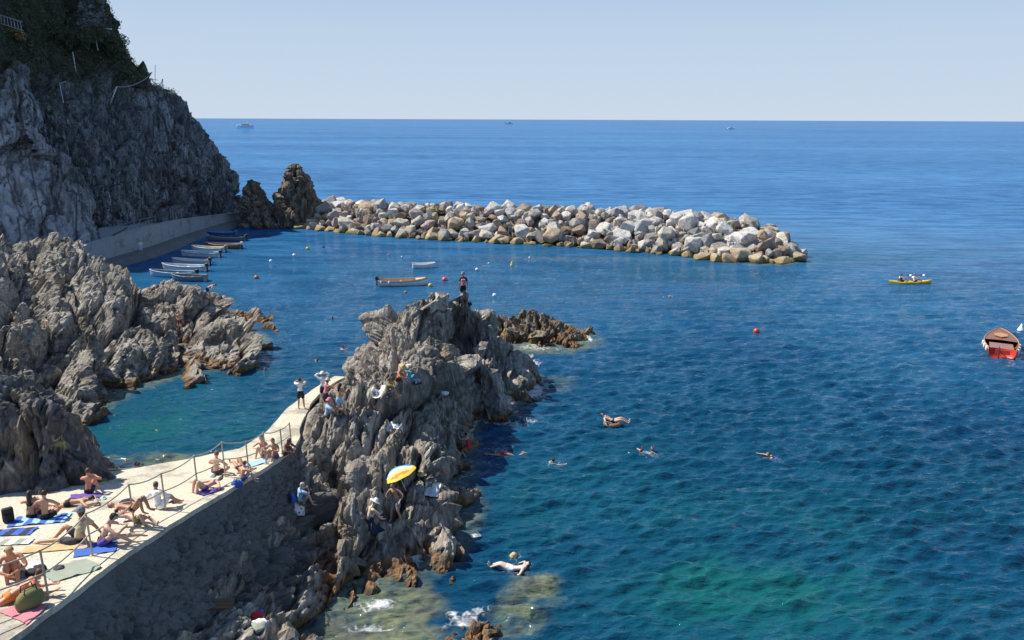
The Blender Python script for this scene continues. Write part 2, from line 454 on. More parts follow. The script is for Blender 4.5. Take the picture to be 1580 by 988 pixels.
left_ctrl = [R(8,358,6.7),R(35,362,6.5),R(62,396,5.1),R(100,415,4.2),R(140,424,3.6),R(200,422,4.1),R(232,432,3.6),R(262,438,3.3),R(300,446,3.1),R(333,458,2.7),R(352,478,2.3),R(352,502,1.7),
 W(362,520,-.4),W(350,538,-.4),W(325,556,-.3),W(295,570,-.3),W(240,592),W(205,600),W(168,610),W(128,640),
 (-60,80,8),(-45,77,2.0),(-40,76,-.5),(-33,75,-2),(-26,71,-2),(-20,66,-2),(-17,60,-2),(-16,55,-2),(-62,60,8),(-55,50,7),(-40,42,4.5),(-30,36,1),(-22,40,-2),(-20,48,-2),
 R(75,525,3.1),R(20,450,5.4),R(100,450,4.2),R(150,470,3.8),R(220,505,2.5),R(278,512,2.1),R(250,470,2.9),R(200,560,1.2),R(240,555,1.1),R(320,515,1.5),R(50,535,3.0),R(20,520,3.6),R(112,545,2.2),R(150,560,1.7),
 R(130,600,.8),R(60,600,1.2),R(20,600,1.5),R(0,560,3),R(180,520,2.4),R(190,585,.6),R(338,522,1.6),R(60,440,4.9),R(20,400,6.4)]
left_rock = rock_field('rock_headland', left_ctrl, (-58, -15.5, 36, 77), .12, M_ROCK_L, (1.0, .42, .6), (.3, -1.0, -.75),
    (1.5, .62, .26, .12), (4.6, 1.9, .75, .3), 41, ridge=.06, ridge_scale=(.28, .8, 1.0), warp=.6, lay=((.85, 2.4, 8), (.30, .8, 4), (.11, .28, 1.6)),
    label='broad folded grey rock mass on the left, between the boat harbour and the bathing cove')

near_ctrl = [(-15.0,25.6,6.2),(-15.4,26.8,5.9),(-16.5,25.2,6.6),(-18,25.0,6.8),(-20,25,6.8),(-24,25,6.9),(-16.8,28,6.0),(-19,28.5,6.3),
 (-14.9,24.5,3.9),(-16.5,24.1,3.95),(-18.5,23.9,4.0),(-22,23.7,4.0),(-14.2,25.4,3.4),(-14.3,26.8,2.7),(-15.4,28.4,1.0),(-16.0,30,-.3),(-16.8,31.5,.5),(-18,31,4.0),(-22,31,5.2),(-24,31,5.5),
 (-13,25,3),(-13,29.5,-1),(-14.2,33,-1),(-17,34,-1),(-20,20,3.5),(-15,22.5,3.4),(-18,22.4,3.6),(-28,24,6),(-28,33,5)]
near_rock = rock_field('rock_pillar', near_ctrl, (-27, -13.0, 22.5, 35), .075, M_ROCK_D, (1.0, .8, .24), (.06, .12, .3),
    (.34, .2, .1, .05), (1.9, .8, .34, .15), 61, ridge=.1, ridge_scale=(1.4, .8, .2), lay=((.22, 1.1, 3), (.12, .4, 2.0), (.05, .15, 1)), label='upright slab of dark rock with a sunlit top beside the sunbathing terrace', shallow=False)

small_ctrl = [R(735,960,.35),R(750,955,.4),R(742,985,.45),(-1.1,20.6,.3),W(712,965),W(725,945),W(765,945),W(785,965),W(778,990,-.4),(-3.2,22,-1),(-1.2,23.6,-1),(.8,22.5,-1),(.7,20,-1),(-2.8,19.6,-1),(-1,18.5,-.8)]
boulder = rock_field('boulder', small_ctrl, (-3.2, .9, 18.6, 23.6), .05, M_ROCK, (1, .5, .6), (.2, .2, .3), (.22, .14, .08, .03), (.8, .4, .2, .1), 71, zmin=-.3,
    shallow=False, label='small wet boulder awash with foam at the bottom edge of the photo')

def stack(name, pts, seed, label, res=46, amp=.9):
    """sea stack: a spiny body of rock built around centre line pts (x, y, z, rx, ry)"""
    n = 60; m = res
    P = np.zeros((n, m, 3))
    arr = np.array(pts, float); tt = np.linspace(0, 1, m); tk = np.linspace(0, 1, len(arr))
    c = np.stack([np.interp(tt, tk, arr[:, k]) for k in range(5)], 1)
    for i in range(n):
        q = 2 * PI * i / n
        P[i, :, 0] = c[:, 0] + c[:, 3] * math.cos(q); P[i, :, 1] = c[:, 1] + c[:, 4] * math.sin(q); P[i, :, 2] = c[:, 2]
    nn = np.zeros_like(P)
    for i in range(n):
        q = 2 * PI * i / n; nn[i, :, 0] = math.cos(q); nn[i, :, 1] = math.sin(q); nn[i, :, 2] = .25
    D = rock_disp(P.reshape(-1, 3), (1, 1, .55), (.1, .25, .2), (amp, amp * .5, amp * .25), (3, 1.3, .5), seed, ridge=.3, ridge_scale=(.8, .8, .3))
    q = P.reshape(-1, 3) + nn.reshape(-1, 3) * D[:, None]
    me = np_mesh(name, q, grid_quads(n, m, True))
    o = link(name, me, M_STACK); tag(o, label, 'rock'); return o
def st(px, Yd, zs, widths, depth=1.2):
    out = []
    for (z, (xa, xb)) in zip(zs, widths):
        sc = Yd / FPX * 1.0
        cx = ((xa + xb) / 2 - 790) * sc * 1.005; r = (xb - xa) / 2 * sc
        out.append((cx, Yd, z, r, r * depth))
    return out
# heights from the photo rows: z = Q(px, row, Y)[2]
def zr(row, Y): return Q(450, row, Y)[2]
Ys = 124.0
stack('sea_stack', st(0, Ys, [-1, zr(345,Ys), zr(310,Ys), zr(290,Ys), zr(270,Ys), zr(258,Ys), zr(252,Ys)], [(432,500),(434,497),(438,493),(441,489),(447,480),(452,474),(460,467)]), 81,
      'tall dark pointed sea stack at the landward end of the breakwater', amp=.75)
stack('sea_stack', st(0, 123, [-1, zr(345,123), zr(322,123), zr(305,123), zr(290,123), zr(278,123)], [(372,444),(374,440),(376,428),(378,414),(380,402),(385,392)]), 83,
      'shorter brown sea stack beside the quay, left of the pointed one', amp=.8)

# ================================================================== CLIFF
foot = np.array([(-112, 58), (-84, 68), (-66, 77.5), (-57.5, 84), (-51.5, 88.8), (-47.6, 93.0), (-49.0, 95.2), (-60.0, 96.8), (-62.0, 99.8), (-53.5, 103.5), (-50.8, 108), (-49.6, 114), (-47.6, 121), (-45.6, 127), (-44.6, 132), (-46, 137), (-52, 142), (-64, 147), (-90, 152)], float)
seg = np.r_[0, np.cumsum(np.linalg.norm(np.diff(foot, axis=0), axis=1))]
S = np.arange(0, seg[-1], .2)
fx = np.interp(S, seg, foot[:, 0]); fy = np.interp(S, seg, foot[:, 1])
k = np.ones(9) / 9
fx = np.convolve(np.pad(fx, 4, 'edge'), k, 'valid'); fy = np.convolve(np.pad(fy, 4, 'edge'), k, 'valid')
zz = np.arange(-1, 44, .2)
# set-back of the face with height (metres inland), different for the near slab and the far head
sb_slab = np.interp(zz, [-1, 3, 8, 14, 19, 22, 24, 28, 34, 44], [0, .9, 2.6, 5.0, 7.0, 9.2, 12.5, 15, 19, 27])
sb_head = np.interp(zz, [-1,2,6,9,12,15.5,18,21,23,24,25.5,31,36,44], [0,.9,2.0,3.2,5.4,8.4,10.4,12.6,14.6,16.2,17.2,18.4,20.5,24]) + 0 * np.interp(zz, [-1, 2, 6, 9, 12, 15.5, 18, 21, 24, 25.5, 31, 36, 44], [0, .9, 2.2, 3.8, 6.2, 9.8, 12.6, 14.6, 16.6, 17.6, 18.6, 19.4, 21.5])
wgt = sstep(95, 106, fy)[:, None]
sb = sb_slab[None] * (1 - wgt) + sb_head[None] * wgt
# inland direction: mostly -X, leaning +Y for the slab that looks at the camera
ix = np.where(fy < 92.5, -.80, -1.0); iy = np.where((fy < 92.5), .60, 0.0)
kk = np.ones(41) / 41
ix = np.convolve(np.pad(ix, 20, 'edge'), kk, 'valid'); iy = np.convolve(np.pad(iy, 20, 'edge'), kk, 'valid')
back = sstep(134, 142, fy); ix = ix * (1 - back) + -.85 * back; iy = iy * (1 - back) + -.5 * back
P = np.zeros((len(S), len(zz), 3))
P[..., 0] = fx[:, None] + ix[:, None] * sb; P[..., 1] = fy[:, None] + iy[:, None] * sb; P[..., 2] = zz[None]
nrm = grid_normals(P)
if nrm[len(S) // 2, 60, 0] < 0: nrm = -nrm
pp = P.reshape(-1, 3)
D = rock_disp(pp, (1, 1, .22), (.12, -.16, 1.0), (1.5, .7, .32, .14), (6.5, 2.6, 1.0, .42), 101, warp=1.2, ridge=.4, ridge_scale=(.35, .35, .09), lay=((1.0, 3.6, 18), (.55, 1.3, 10), (.25, .5, 5)))
slabm = sstep(96, 94, pp[:, 1] + pp[:, 2] * .12) * sstep(24, 20, pp[:, 2])
D = D * (1 - .45 * slabm)
hi = sstep(20, 25, pp[:, 2] + 3 * fbm(pp * .2, 2, 5)); D = D * (1 - .45 * hi)
cq = pp + nrm.reshape(-1, 3) * D[:, None]
t = NT('cliff_rock'); p_ = t.pos(); s_ = t.map(p_, (1, 1, .16), (.1, -.12, .1))
n1 = t.noise(s_, .22, 6, .6); n2 = t.noise(s_, 1.1, 8, .7, .4)
c_ = t.mix(t.ramp(n1, [(.35, 0), (.65, 1)]), (.19, .19, .19), (.46, .46, .45))
c_ = t.mix(t.ramp(n2, [(.38, 1), (.52, 0)]), c_, (.08, .075, .07))
c_ = t.mix(t.ramp(t.noise(s_, 5, 6, .7), [(.40, .7), (.55, 0)]), c_, (.05, .05, .05))
c_ = t.mix(t.ramp(t.noise(p_, .45, 4), [(.62, 0), (.72, .5)]), c_, (.26, .2, .13))
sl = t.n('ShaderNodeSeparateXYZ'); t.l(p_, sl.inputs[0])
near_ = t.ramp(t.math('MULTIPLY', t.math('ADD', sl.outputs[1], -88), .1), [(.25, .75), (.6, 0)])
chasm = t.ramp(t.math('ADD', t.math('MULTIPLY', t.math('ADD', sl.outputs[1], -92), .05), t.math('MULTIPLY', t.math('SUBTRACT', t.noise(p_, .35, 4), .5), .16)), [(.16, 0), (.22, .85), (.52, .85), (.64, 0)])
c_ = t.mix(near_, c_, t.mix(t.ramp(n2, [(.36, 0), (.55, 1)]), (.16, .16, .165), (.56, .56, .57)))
vcr = t.ramp(t.voro(t.map(p_, (.42, .42, .045), (.06, -.1, 0)), 1.0, 'DISTANCE_TO_EDGE'), [(0, .9), (.05, 0)])
c_ = t.mix(vcr, c_, (.05, .05, .055))
c_ = t.mix(chasm, c_, (.022, .022, .024))  # deep shade of the cleft painted near black into the rock colour
sv = t.n('ShaderNodeSeparateXYZ'); t.l(p_, sv.inputs[0])
veg = t.ramp(t.math('MULTIPLY', t.math('ADD', sv.outputs[2], t.math('MULTIPLY', t.noise(p_, .18, 5, .65), 16)), .03), [(.78, 0), (.92, 1)])
c_ = t.mix(veg, c_, t.mix(t.noise(p_, 2.5, 5), (.03, .035, .015), (.09, .08, .045)))
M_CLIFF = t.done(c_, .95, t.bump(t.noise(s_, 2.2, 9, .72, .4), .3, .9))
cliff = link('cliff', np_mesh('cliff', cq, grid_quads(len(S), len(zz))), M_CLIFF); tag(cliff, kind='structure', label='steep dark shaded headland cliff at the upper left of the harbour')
# plateau closing the hill behind the face
top = cq.reshape(len(S), len(zz), 3)[:, -1]
hv = np.concatenate([top, top * [1, 1, 1] + np.array([-40, 0, 4.])]); n_ = len(top)
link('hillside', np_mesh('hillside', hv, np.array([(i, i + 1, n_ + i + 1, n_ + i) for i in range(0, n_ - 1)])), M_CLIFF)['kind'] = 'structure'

# scrub on the upper cliff: many small leaf faces
leaf_t = NT('scrub_leaves'); v_ = leaf_t.pos()
M_LEAF = leaf_t.done(leaf_t.mix(leaf_t.noise(v_, .5, 4), leaf_t.mix(leaf_t.noise(v_, 3, 3), (.04, .065, .02), (.13, .16, .05)), (.17, .14, .075)), .7)
def leaf_cloud(centres, radii, per, size, seed, squash=.7):
    g = np.random.default_rng(seed); n = len(centres)
    c = np.repeat(centres, per, 0); r = np.repeat(radii, per)
    d = g.normal(size=(n * per, 3)); d /= np.linalg.norm(d, axis=1, keepdims=True)
    q = c + d * (r * g.uniform(.35, 1.0, n * per) ** .6)[:, None] * [1, 1, squash]
    a = g.normal(size=q.shape); a /= np.linalg.norm(a, axis=1, keepdims=True)
    b = np.cross(a, g.normal(size=q.shape)); b /= np.linalg.norm(b, axis=1, keepdims=True)
    s = (size * g.uniform(.6, 1.4, n * per))[:, None]
    v = np.stack((q - a * s, q + b * s * .5, q + a * s, q - b * s * .5), 1).reshape(-1, 3)
    return v, np.arange(len(v)).reshape(-1, 4)
nv = fbm(cq * .13, 4, 400)
gz = cq[:, 2] + nv * 9 - 3 * slabm
headz = np.where(cq[:, 1] > 98, 16.5, 23.0)
cand = np.where((gz > headz) & (cq[:, 2] < 40) & (cq[:, 1] < 138) & (cq[:, 0] > -80))[0]
pick = RNG.choice(cand, 5200, replace=False)
lv, lf = leaf_cloud(cq[pick] + [0, 0, .1], RNG.uniform(.25, .95, len(pick)), 16, .13, 5)
pick2 = RNG.choice(np.where((nv > .22) & (cq[:, 2] > 5) & (cq[:, 1] < 138))[0], 700, replace=False)
lv2, lf2 = leaf_cloud(cq[pick2], RNG.uniform(.15, .5, len(pick2)), 12, .12, 6)
o = link('scrub', np_mesh('scrub', np.vstack((lv, lv2)), np.vstack((lf, lf2 + len(lv)))), M_LEAF); tag(o, kind='stuff', label='dark green scrub covering the upper cliff', cat='scrub')

BARK = simple('bark', (.10, .075, .05), .9)
def shrub(px, py, Y, r, label, seed, n=40):
    c = np.array(Q(px, py, Y)); g = np.random.default_rng(seed)
    t_ = thing('shrub', (c[0], c[1], c[2] - r), label, 'shrub', 'shrubs on the cliff edge')
    m = MB()
    for k in range(4):
        d = Vector(g.normal(size=3)); d.z = abs(d.z) + 1.2; d.normalize()
        m.tube([(0, 0, -.4), tuple(d * r * .6), tuple(d * r * 1.2)], [.09, .06, .02], 6)
    m.build('trunk', BARK, t_)
    d = g.normal(size=(n, 3)); d /= np.linalg.norm(d, axis=1, keepdims=True)
    cc = d * (g.uniform(.2, 1, n) ** .5)[:, None] * r * [1, 1, .85] + [0, 0, r]
    v, f = leaf_cloud(cc, g.uniform(.18, .45, n) * r ** .5, 46, .11, seed)
    link('foliage', np_mesh('foliage', v, f), M_LEAF, t_)
for i, (px, py, Y, r, lb) in enumerate([(82, 50, 122, 1.7, 'dark bush at the left foot of the dry stone terrace wall'), (106, 55, 122, 1.5, 'round bush under the middle of the dry stone terrace wall'), (134, 55, 122.5, 1.6, 'dark bush under the right part of the dry stone terrace wall'), (153, 48, 123, 1.1, 'small bush at the right foot of the dry stone terrace wall'),(178, 66, 128, 1.9, 'dense dark green shrub on the skyline just under the lamp arm'), (186, 88, 128, 1.6, 'rounded shrub hanging over the cliff edge below the skyline shrub'),
        (214, 116, 129, 1.4, 'low spiky shrub on the skyline left of the wire frame'), (200, 122, 127, 1.9, 'broad low bush on the terrace behind the leaning white pole'),
        (240, 146, 130, .9, 'small bush growing on the ridge right of the wire frame'), (165, 62, 127, 1.7, 'dark bush at the foot of the terrace wall on the skyline')]):
    shrub(px, py, Y, r, lb, 900 + i, int(26 + r * 22))

# ================================================================== PROMENADE, SEA WALL, QUAY
def concrete(name, a, b, stain=(.12, .115, .10), sc=1.0, grit=.010, crack=True):
    t = NT(name); p = t.pos()
    c = t.mix(t.noise(p, .9 * sc, 6, .65), a, b)
    c = t.mix(t.ramp(t.noise(p, .5 * sc, 7, .7), [(.52, 0), (.62, .55)]), c, stain)
    c = t.mix(t.ramp(t.noise(p, 18 * sc, 4, .7), [(.34, .6), (.5, 0)]), c, stain)
    if crack:
        e = t.ramp(t.voro(t.n('ShaderNodeVectorMath', ) and p, .33, 'DISTANCE_TO_EDGE'), [(0, .8), (.008, 0)])
        c = t.mix(e, c, (.09, .085, .08))
    return t.done(c, .9, t.bump(t.noise(p, 26 * sc, 6, .75), grit, .9, t.bump(t.noise(p, 2.2 * sc, 5), .05, .7)))
M_PROM = concrete('terrace_concrete', (.55, .49, .37), (.70, .63, .49), crack=False)
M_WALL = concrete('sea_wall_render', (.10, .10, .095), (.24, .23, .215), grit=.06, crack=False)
M_QUAY = concrete('quay_concrete', (.30, .30, .30), (.42, .42, .41), crack=False)

ys = np.arange(9, 42.01, .16); nc = 64
u = np.linspace(0, 1, nc)
V = np.zeros((len(ys), nc, 3))
V[..., 1] = ys[:, None]
V[..., 0] = pl(ys)[:, None] * (1 - u) + pr(ys)[:, None] * u + (fbm(np.stack((ys * 1.5, ys * 0, ys * 0), 1), 3, 9) * .06)[:, None] * (u > .5)
step = np.floor(ys / 2.6) * 2.6
V[..., 2] = (prom_z(ys))[:, None] + (fbm((V.reshape(-1, 3) * [.9, .9, 0]), 4, 12).reshape(V.shape[:2])) * .035
V[..., 2][(ys > 30)] -= .0
top_v = V.reshape(-1, 3)
quads = grid_quads(len(ys), nc)
# outer kerb and left side dropped to below the water
side = []
vs = [top_v]; qs = [quads]
lft = V[:, 0].copy(); lb = lft.copy(); lb[:, 2] = -1.5; lb[:, 0] -= .2
m_ = len(ys)
b0 = len(top_v); vs.append(lft); vs.append(lb); qs.append(np.array([(b0 + i, b0 + i + 1, b0 + m_ + i + 1, b0 + m_ + i) for i in range(m_ - 1)]))
b1 = b0 + 2 * m_; rgt = V[:, -1].copy(); rb_ = rgt.copy(); rb_[:, 2] -= .16; vs.append(rgt); vs.append(rb_)
qs.append(np.array([(b1 + i, b1 + m_ + i, b1 + m_ + i + 1, b1 + i + 1) for i in range(m_ - 1)]))
prom = link('promenade', np_mesh('promenade', np.vstack(vs), np.vstack(qs)), M_PROM); tag(prom, kind='structure', label='sloping pale concrete sunbathing terrace above the rocks')

# battered rubble wall under the outer edge
ys2 = np.arange(9, 33.6, .07); dn = np.linspace(0, 1, 90)
WV = np.zeros((len(ys2), len(dn), 3)); zt = prom_z(ys2) - .12
zb = .2 + 0 * ys2
WV[..., 1] = ys2[:, None]; WV[..., 2] = zt[:, None] * (1 - dn) + zb[:, None] * dn
WV[..., 0] = pr(ys2)[:, None] - .05 + (zt[:, None] - WV[..., 2]) * .52
wp = WV.reshape(-1, 3)
f1, g1 = facets(wp * np.array([2.2, 2.2, 3.4]), 210, .5)
f2, g2 = facets(wp * 6.5, 220, .6)
D = .15 * f1 - .10 * np.exp(-g1 / .08) + .07 * f2 + .22 * fbm(wp * .7, 4, 31) + .05
dnt = np.tile(dn, len(ys2))
f3, g3 = facets(wp * np.array([.9, .9, .6]), 230, 1.4); f4, g4 = facets(wp * np.array([2.4, 2.4, 1.6]), 240, 1.4)
low = sstep(.30, .85, dnt + .25 * fbm(wp * .45, 3, 33))
D = D + low * (.75 * f3 - .45 * np.exp(-g3 / .07) + .30 * f4 - .2 * np.exp(-g4 / .07) + .25)
fade = np.clip(dnt * 6, 0, 1)
wp = wp + np.array([.9, 0, .42]) * (D * fade)[:, None]
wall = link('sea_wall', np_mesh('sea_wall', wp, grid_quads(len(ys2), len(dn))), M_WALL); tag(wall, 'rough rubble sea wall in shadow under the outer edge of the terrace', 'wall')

# low ledge by the water beyond the terrace
lg = MB()
for i, (a, b, w_, z) in enumerate([((-20.5, 33.3), (-15.5, 33.0), 1.5, .42), ((-15.5, 33.0), (-11.9, 32.4), 1.3, .40)]):
    a = Vector((*a, z)); b = Vector((*b, z)); c_ = (a + b) / 2; L = (b - a).length
    lg.box((c_.x, c_.y, z - .6), (L, w_, 1.2), math.atan2((b - a).y, (b - a).x))
ledge = lg.build('landing_ledge', M_PROM); tag(ledge, kind='structure', label='low pale ledge at the water below the terrace')
bv = ledge.modifiers.new('b', 'BEVEL'); bv.width = .06; bv.segments = 2

# shore rubble around the ledge
shore_ctrl = [(-21, 34.5, .1), (-18, 34.6, .05), (-14.5, 34.3, 0), (-12.2, 33.6, -.05), (-11.2, 32, .1), (-12.5, 31, .5), (-15, 31, .6), (-18, 31.5, .8), (-22, 31.5, 1), (-12, 29.5, .9), (-22, 36.5, -.4), (-17, 37, -.5), (-12.5, 36, -.5)]
rock_field('shore_rubble', shore_ctrl, (-22, -10.9, 29, 37), .06, M_ISLET, (1, 1, 1), (0, 0, .2), (.16, .22, .12, .05), (1.0, .5, .28, .12), 301, zmin=-.12,
    label='dark wet stones and pebbles along the cove shore', cat=None, kind='stuff', shallow=False)

# quay wall along the cliff
qw = [(*R(118,392,2.9)[:2], 2.9), (*Q(130,386,84)[:2], 2.95), (*Q(160,373,88)[:2], 3.0), (*Q(188,363,91.5)[:2], 3.15), (*Q(215,355,95)[:2], 3.3), (*Q(245,347,100)[:2], 3.2), (*Q(270,342,105)[:2], 3.05), (*Q(300,338.5,111)[:2], 2.7), (*Q(330,336,117)[:2], 2.3), (*Q(355,333,122)[:2], 2.0), (*Q(380,331,127)[:2], 1.7)]
qp = np.array(qw); sg = np.r_[0, np.cumsum(np.linalg.norm(np.diff(qp[:, :2], axis=0), axis=1))]
ss = np.arange(0, sg[-1], .5); qx = np.interp(ss, sg, qp[:, 0]); qy = np.interp(ss, sg, qp[:, 1]); qz = np.interp(ss, sg, qp[:, 2])
for _ in range(6):
    for a_ in (qx, qy, qz): a_[1:-1] = (a_[:-2] + a_[1:-1] * 2 + a_[2:]) / 4
tx = np.gradient(qx); ty = np.gradient(qy); tl = np.hypot(tx, ty); nx_, ny_ = ty / tl, -tx / tl   # towards the water (+x)
def strip(profile_fn):
    """profile_fn(i) -> list of (offset towards water, z)"""
    prof = np.array([profile_fn(i) for i in range(len(ss))])
    V = np.zeros((len(ss), prof.shape[1], 3))
    V[..., 0] = qx[:, None] + nx_[:, None] * prof[..., 0]; V[..., 1] = qy[:, None] + ny_[:, None] * prof[..., 0]; V[..., 2] = prof[..., 1]
    return V
def strip_obj(name, fn, mat):
    V = strip(fn); me = np_mesh(name, V.reshape(-1, 3), grid_quads(*V.shape[:2])); return link(name, me, mat)
base_z = np.interp(qx, [qx.min(), qx.max()], [1.1, .5])
slip = 1.0 * np.exp(-((ss - 16) / 15.0) ** 2)      # boat slip in front of the wall
quay = strip_obj('quay_wall', lambda i: [(-.35, qz[i] - 1.1), (-.35, qz[i] - .12), (-.42, qz[i] - .12), (-.42, qz[i]), (.08, qz[i]), (.08, qz[i] - .12), (0, qz[i] - .12), (.12, -1.2)], M_QUAY)
tag(quay, 'curved grey concrete quay wall running along the foot of the cliff', 'wall')
path = strip_obj('path', lambda i: [(-9, qz[i] - .9), (-3, qz[i] - 1.05), (-.3, qz[i] - 1.1)], M_QUAY); path['kind'] = 'structure'
slipo = strip_obj('slipway', lambda i: [(-.05, .85), (slip[i] * .5 + .7, .55), (slip[i] + 1.1, .1), (slip[i] + 1.8, -.8)], M_WALL); slipo['kind'] = 'structure'

# dock between quay and breakwater, with steps
d0 = Vector(Q(376, 349, 124.5)); dk = MB()
a = Vector((*Q(372, 350, 121.5)[:2], .55)); b = Vector((*Q(468, 350, 121.5)[:2], .55)); c_ = (a + b) / 2
dk.box((c_.x, c_.y + .6, -.3), ((b - a).length, 2.6, 1.7), math.atan2((b - a).y, (b - a).x))
dock = dk.build('dock', M_QUAY); tag(dock, 'low flat concrete dock between the quay wall and the breakwater', 'dock')
stt = thing('staircase', tuple(Vector(Q(384, 345, 122.3))), 'concrete steps beside the end of the quay wall, under the brown sea stack', 'stairs')
for k in range(7):
    s_ = MB(); s_.box((0, .34 * k, .26 * k + .1), (2.0, .36, .30)); s_.build('step', M_QUAY, stt)

# ================================================================== BREAKWATER
toe = [Q(462, 352, 121)[:2], W(560,362)[:2], W(640,368)[:2], W(720,373)[:2], W(800,376)[:2], W(880,381)[:2], W(960,387)[:2], W(1040,394)[:2], W(1090,401)[:2], W(1130,404)[:2], W(1165,404)[:2]]
toe = np.array(toe, float); sg = np.r_[0, np.cumsum(np.linalg.norm(np.diff(toe, axis=0), axis=1))]
BL = sg[-1]
def bw(s, t):
    """s metres along the toe, t metres up the slope inland; returns x, y, z of the slope surface"""
    x = np.interp(s, sg, toe[:, 0]); y = np.interp(s, sg, toe[:, 1])
    hgt = np.interp(s, [0, 8, 40, 58, 66, BL], [2.6, 3.1, 3.6, 3.7, 3.4, 2.4])
    sl_w = np.interp(s, [0, 30, 60, BL], [4.6, 5.2, 6.6, 6.5])
    dirx, diry = .30, .954
    z = np.interp(t, [-1.5, 0, sl_w, sl_w + 3.2, sl_w * 2 + 4], [-.9, .15, hgt, hgt, -.6])
    return x + dirx * t, y + diry * t, z, sl_w
stone_meshes = []
def stone_mesh(seed, flat=.75):
    g = np.random.default_rng(seed); bm = bmesh.new()
    d = g.normal(size=(24, 3)); d /= np.linalg.norm(d, axis=1, keepdims=True)
    # snap towards a box so that faces are slabby
    d = d / (np.abs(d).max(1, keepdims=True) ** .55)
    d *= g.uniform(.82, 1.05, (24, 1))
    for v in d * [1.0, g.uniform(.65, .9), g.uniform(.55, .85) * flat / .75]: bm.verts.new(v)
    r = bmesh.ops.convex_hull(bm, input=bm.verts)
    bmesh.ops.delete(bm, geom=[v for v in bm.verts if not v.link_faces], context='VERTS')
    bmesh.ops.dissolve_limit(bm, angle_limit=math.radians(9), verts=bm.verts, edges=bm.edges)
    bmesh.ops.bevel(bm, geom=list(bm.edges), offset=.045, segments=1, affect='EDGES', clamp_overlap=True)
    me = bpy.data.meshes.new('stone'); bm.to_mesh(me); bm.free(); return me
def stone_mat(name, lo, hi, dk=(.10, .09, .08)):
    t = NT(name); p = t.obj(); w = t.pos()
    oi = t.n('ShaderNodeObjectInfo').outputs['Random']
    c = t.mix(oi, lo, hi)
    c = t.mix(t.ramp(t.noise(w, 1.6, 6, .65), [(.45, 0), (.62, .65)]), c, tuple(x * .62 for x in lo))
    c = t.mix(t.ramp(t.noise(w, 5.5, 6, .75), [(.36, .8), (.5, 0)]), c, dk)
    z = t.n('ShaderNodeSeparateXYZ'); t.l(w, z.inputs[0])
    zz = t.math('ADD', z.outputs[2], t.math('MULTIPLY', t.noise(w, .9, 4), -.5))
    c = t.mix(t.ramp(zz, [(.12, .9), (.42, 0)]), c, (.26, .19, .07))
    c = t.mix(t.ramp(z.outputs[2], [(.05, .85), (.16, 0)]), c, (.035, .03, .015))
    return t.done(c, .85, t.bump(t.noise(w, 3.2, 8, .7), .12, .9))
SM = [stone_mat('stone_grey', (.26, .25, .235), (.42, .40, .37)), stone_mat('stone_pale', (.50, .485, .46), (.64, .62, .59)), stone_mat('stone_tan', (.42, .33, .21), (.52, .42, .29)),
      stone_mat('stone_brown', (.26, .20, .15), (.38, .28, .20)), stone_mat('stone_cream', (.54, .49, .40), (.62, .57, .48)), stone_mat('stone_mauve', (.38, .31, .29), (.46, .38, .35))]
for k in range(14):
    me = stone_mesh(500 + k); me.materials.append(SM[0]); stone_meshes.append(me)
bwt = thing('breakwater', (0, 108, 0), 'long rubble mound breakwater of pale boulders closing the harbour', 'breakwater')
g = np.random.default_rng(77)
cands = []
s = .6
while s < BL + 1.5:
    size_c = np.interp(s, [0, 20, 50, BL], [1.08, 1.05, 1.12, 1.16])
    t_ = -.3
    while t_ < 17:
        if s > BL - 3.0 and t_ > 9: break
        r = size_c * g.choice([.62, .8, .95, 1.15, 1.4], p=[.26, .28, .22, .15, .09])
        S_ = s + g.uniform(-.7, .7); T_ = t_ + g.uniform(-.3, .3)
        x, y, z, slw = bw(min(S_, BL), T_)
        x += max(0, S_ - BL)
        cands.append((S_, T_, x, y, z + g.uniform(-.15, .35) * r, r, slw)); t_ += 1.32
    s += 1.42
# rounded seaward head
hx, hy, _, _ = bw(BL, 0)
for ring, (rr, hz, n_) in enumerate([(5.6, .15, 20), (4.6, 1.0, 16), (3.4, 1.8, 13), (2.0, 2.5, 9)]):
    for k in range(n_):
        q = -PI / 2 + (k + .5) / n_ * PI * 1.05
        cx_, cy_ = hx + 1.2, hy + 5.0
        r = 1.2 * g.choice([.62, .8, 1.0, 1.25])
        cands.append((BL, 0 if q < .6 else 9, cx_ + rr * .95 * math.cos(q), cy_ + rr * 1.05 * math.sin(q), hz + g.uniform(-.2, .3), r, 6))
front = sorted(cands, key=lambda c: -(c[5] * (1.0 if c[1] < c[6] + 1.8 else .25)))[:298]
fset = set(id(c) for c in front)
rest_v, rest_f = [], []; nb = 0
def pick_mat(S_, T_):
    u = S_ / BL; w = g.random()
    if T_ < 1.0: return SM[g.choice([2, 4, 3, 0, 2])]
    if u < .5: return SM[g.choice([4, 5, 2, 3, 0, 4, 5, 1])]
    if u < .7: return SM[g.choice([0, 1, 4, 0, 3, 1, 5])]
    return SM[g.choice([0, 1, 1, 0, 0, 1, 4])]
rest_m = []
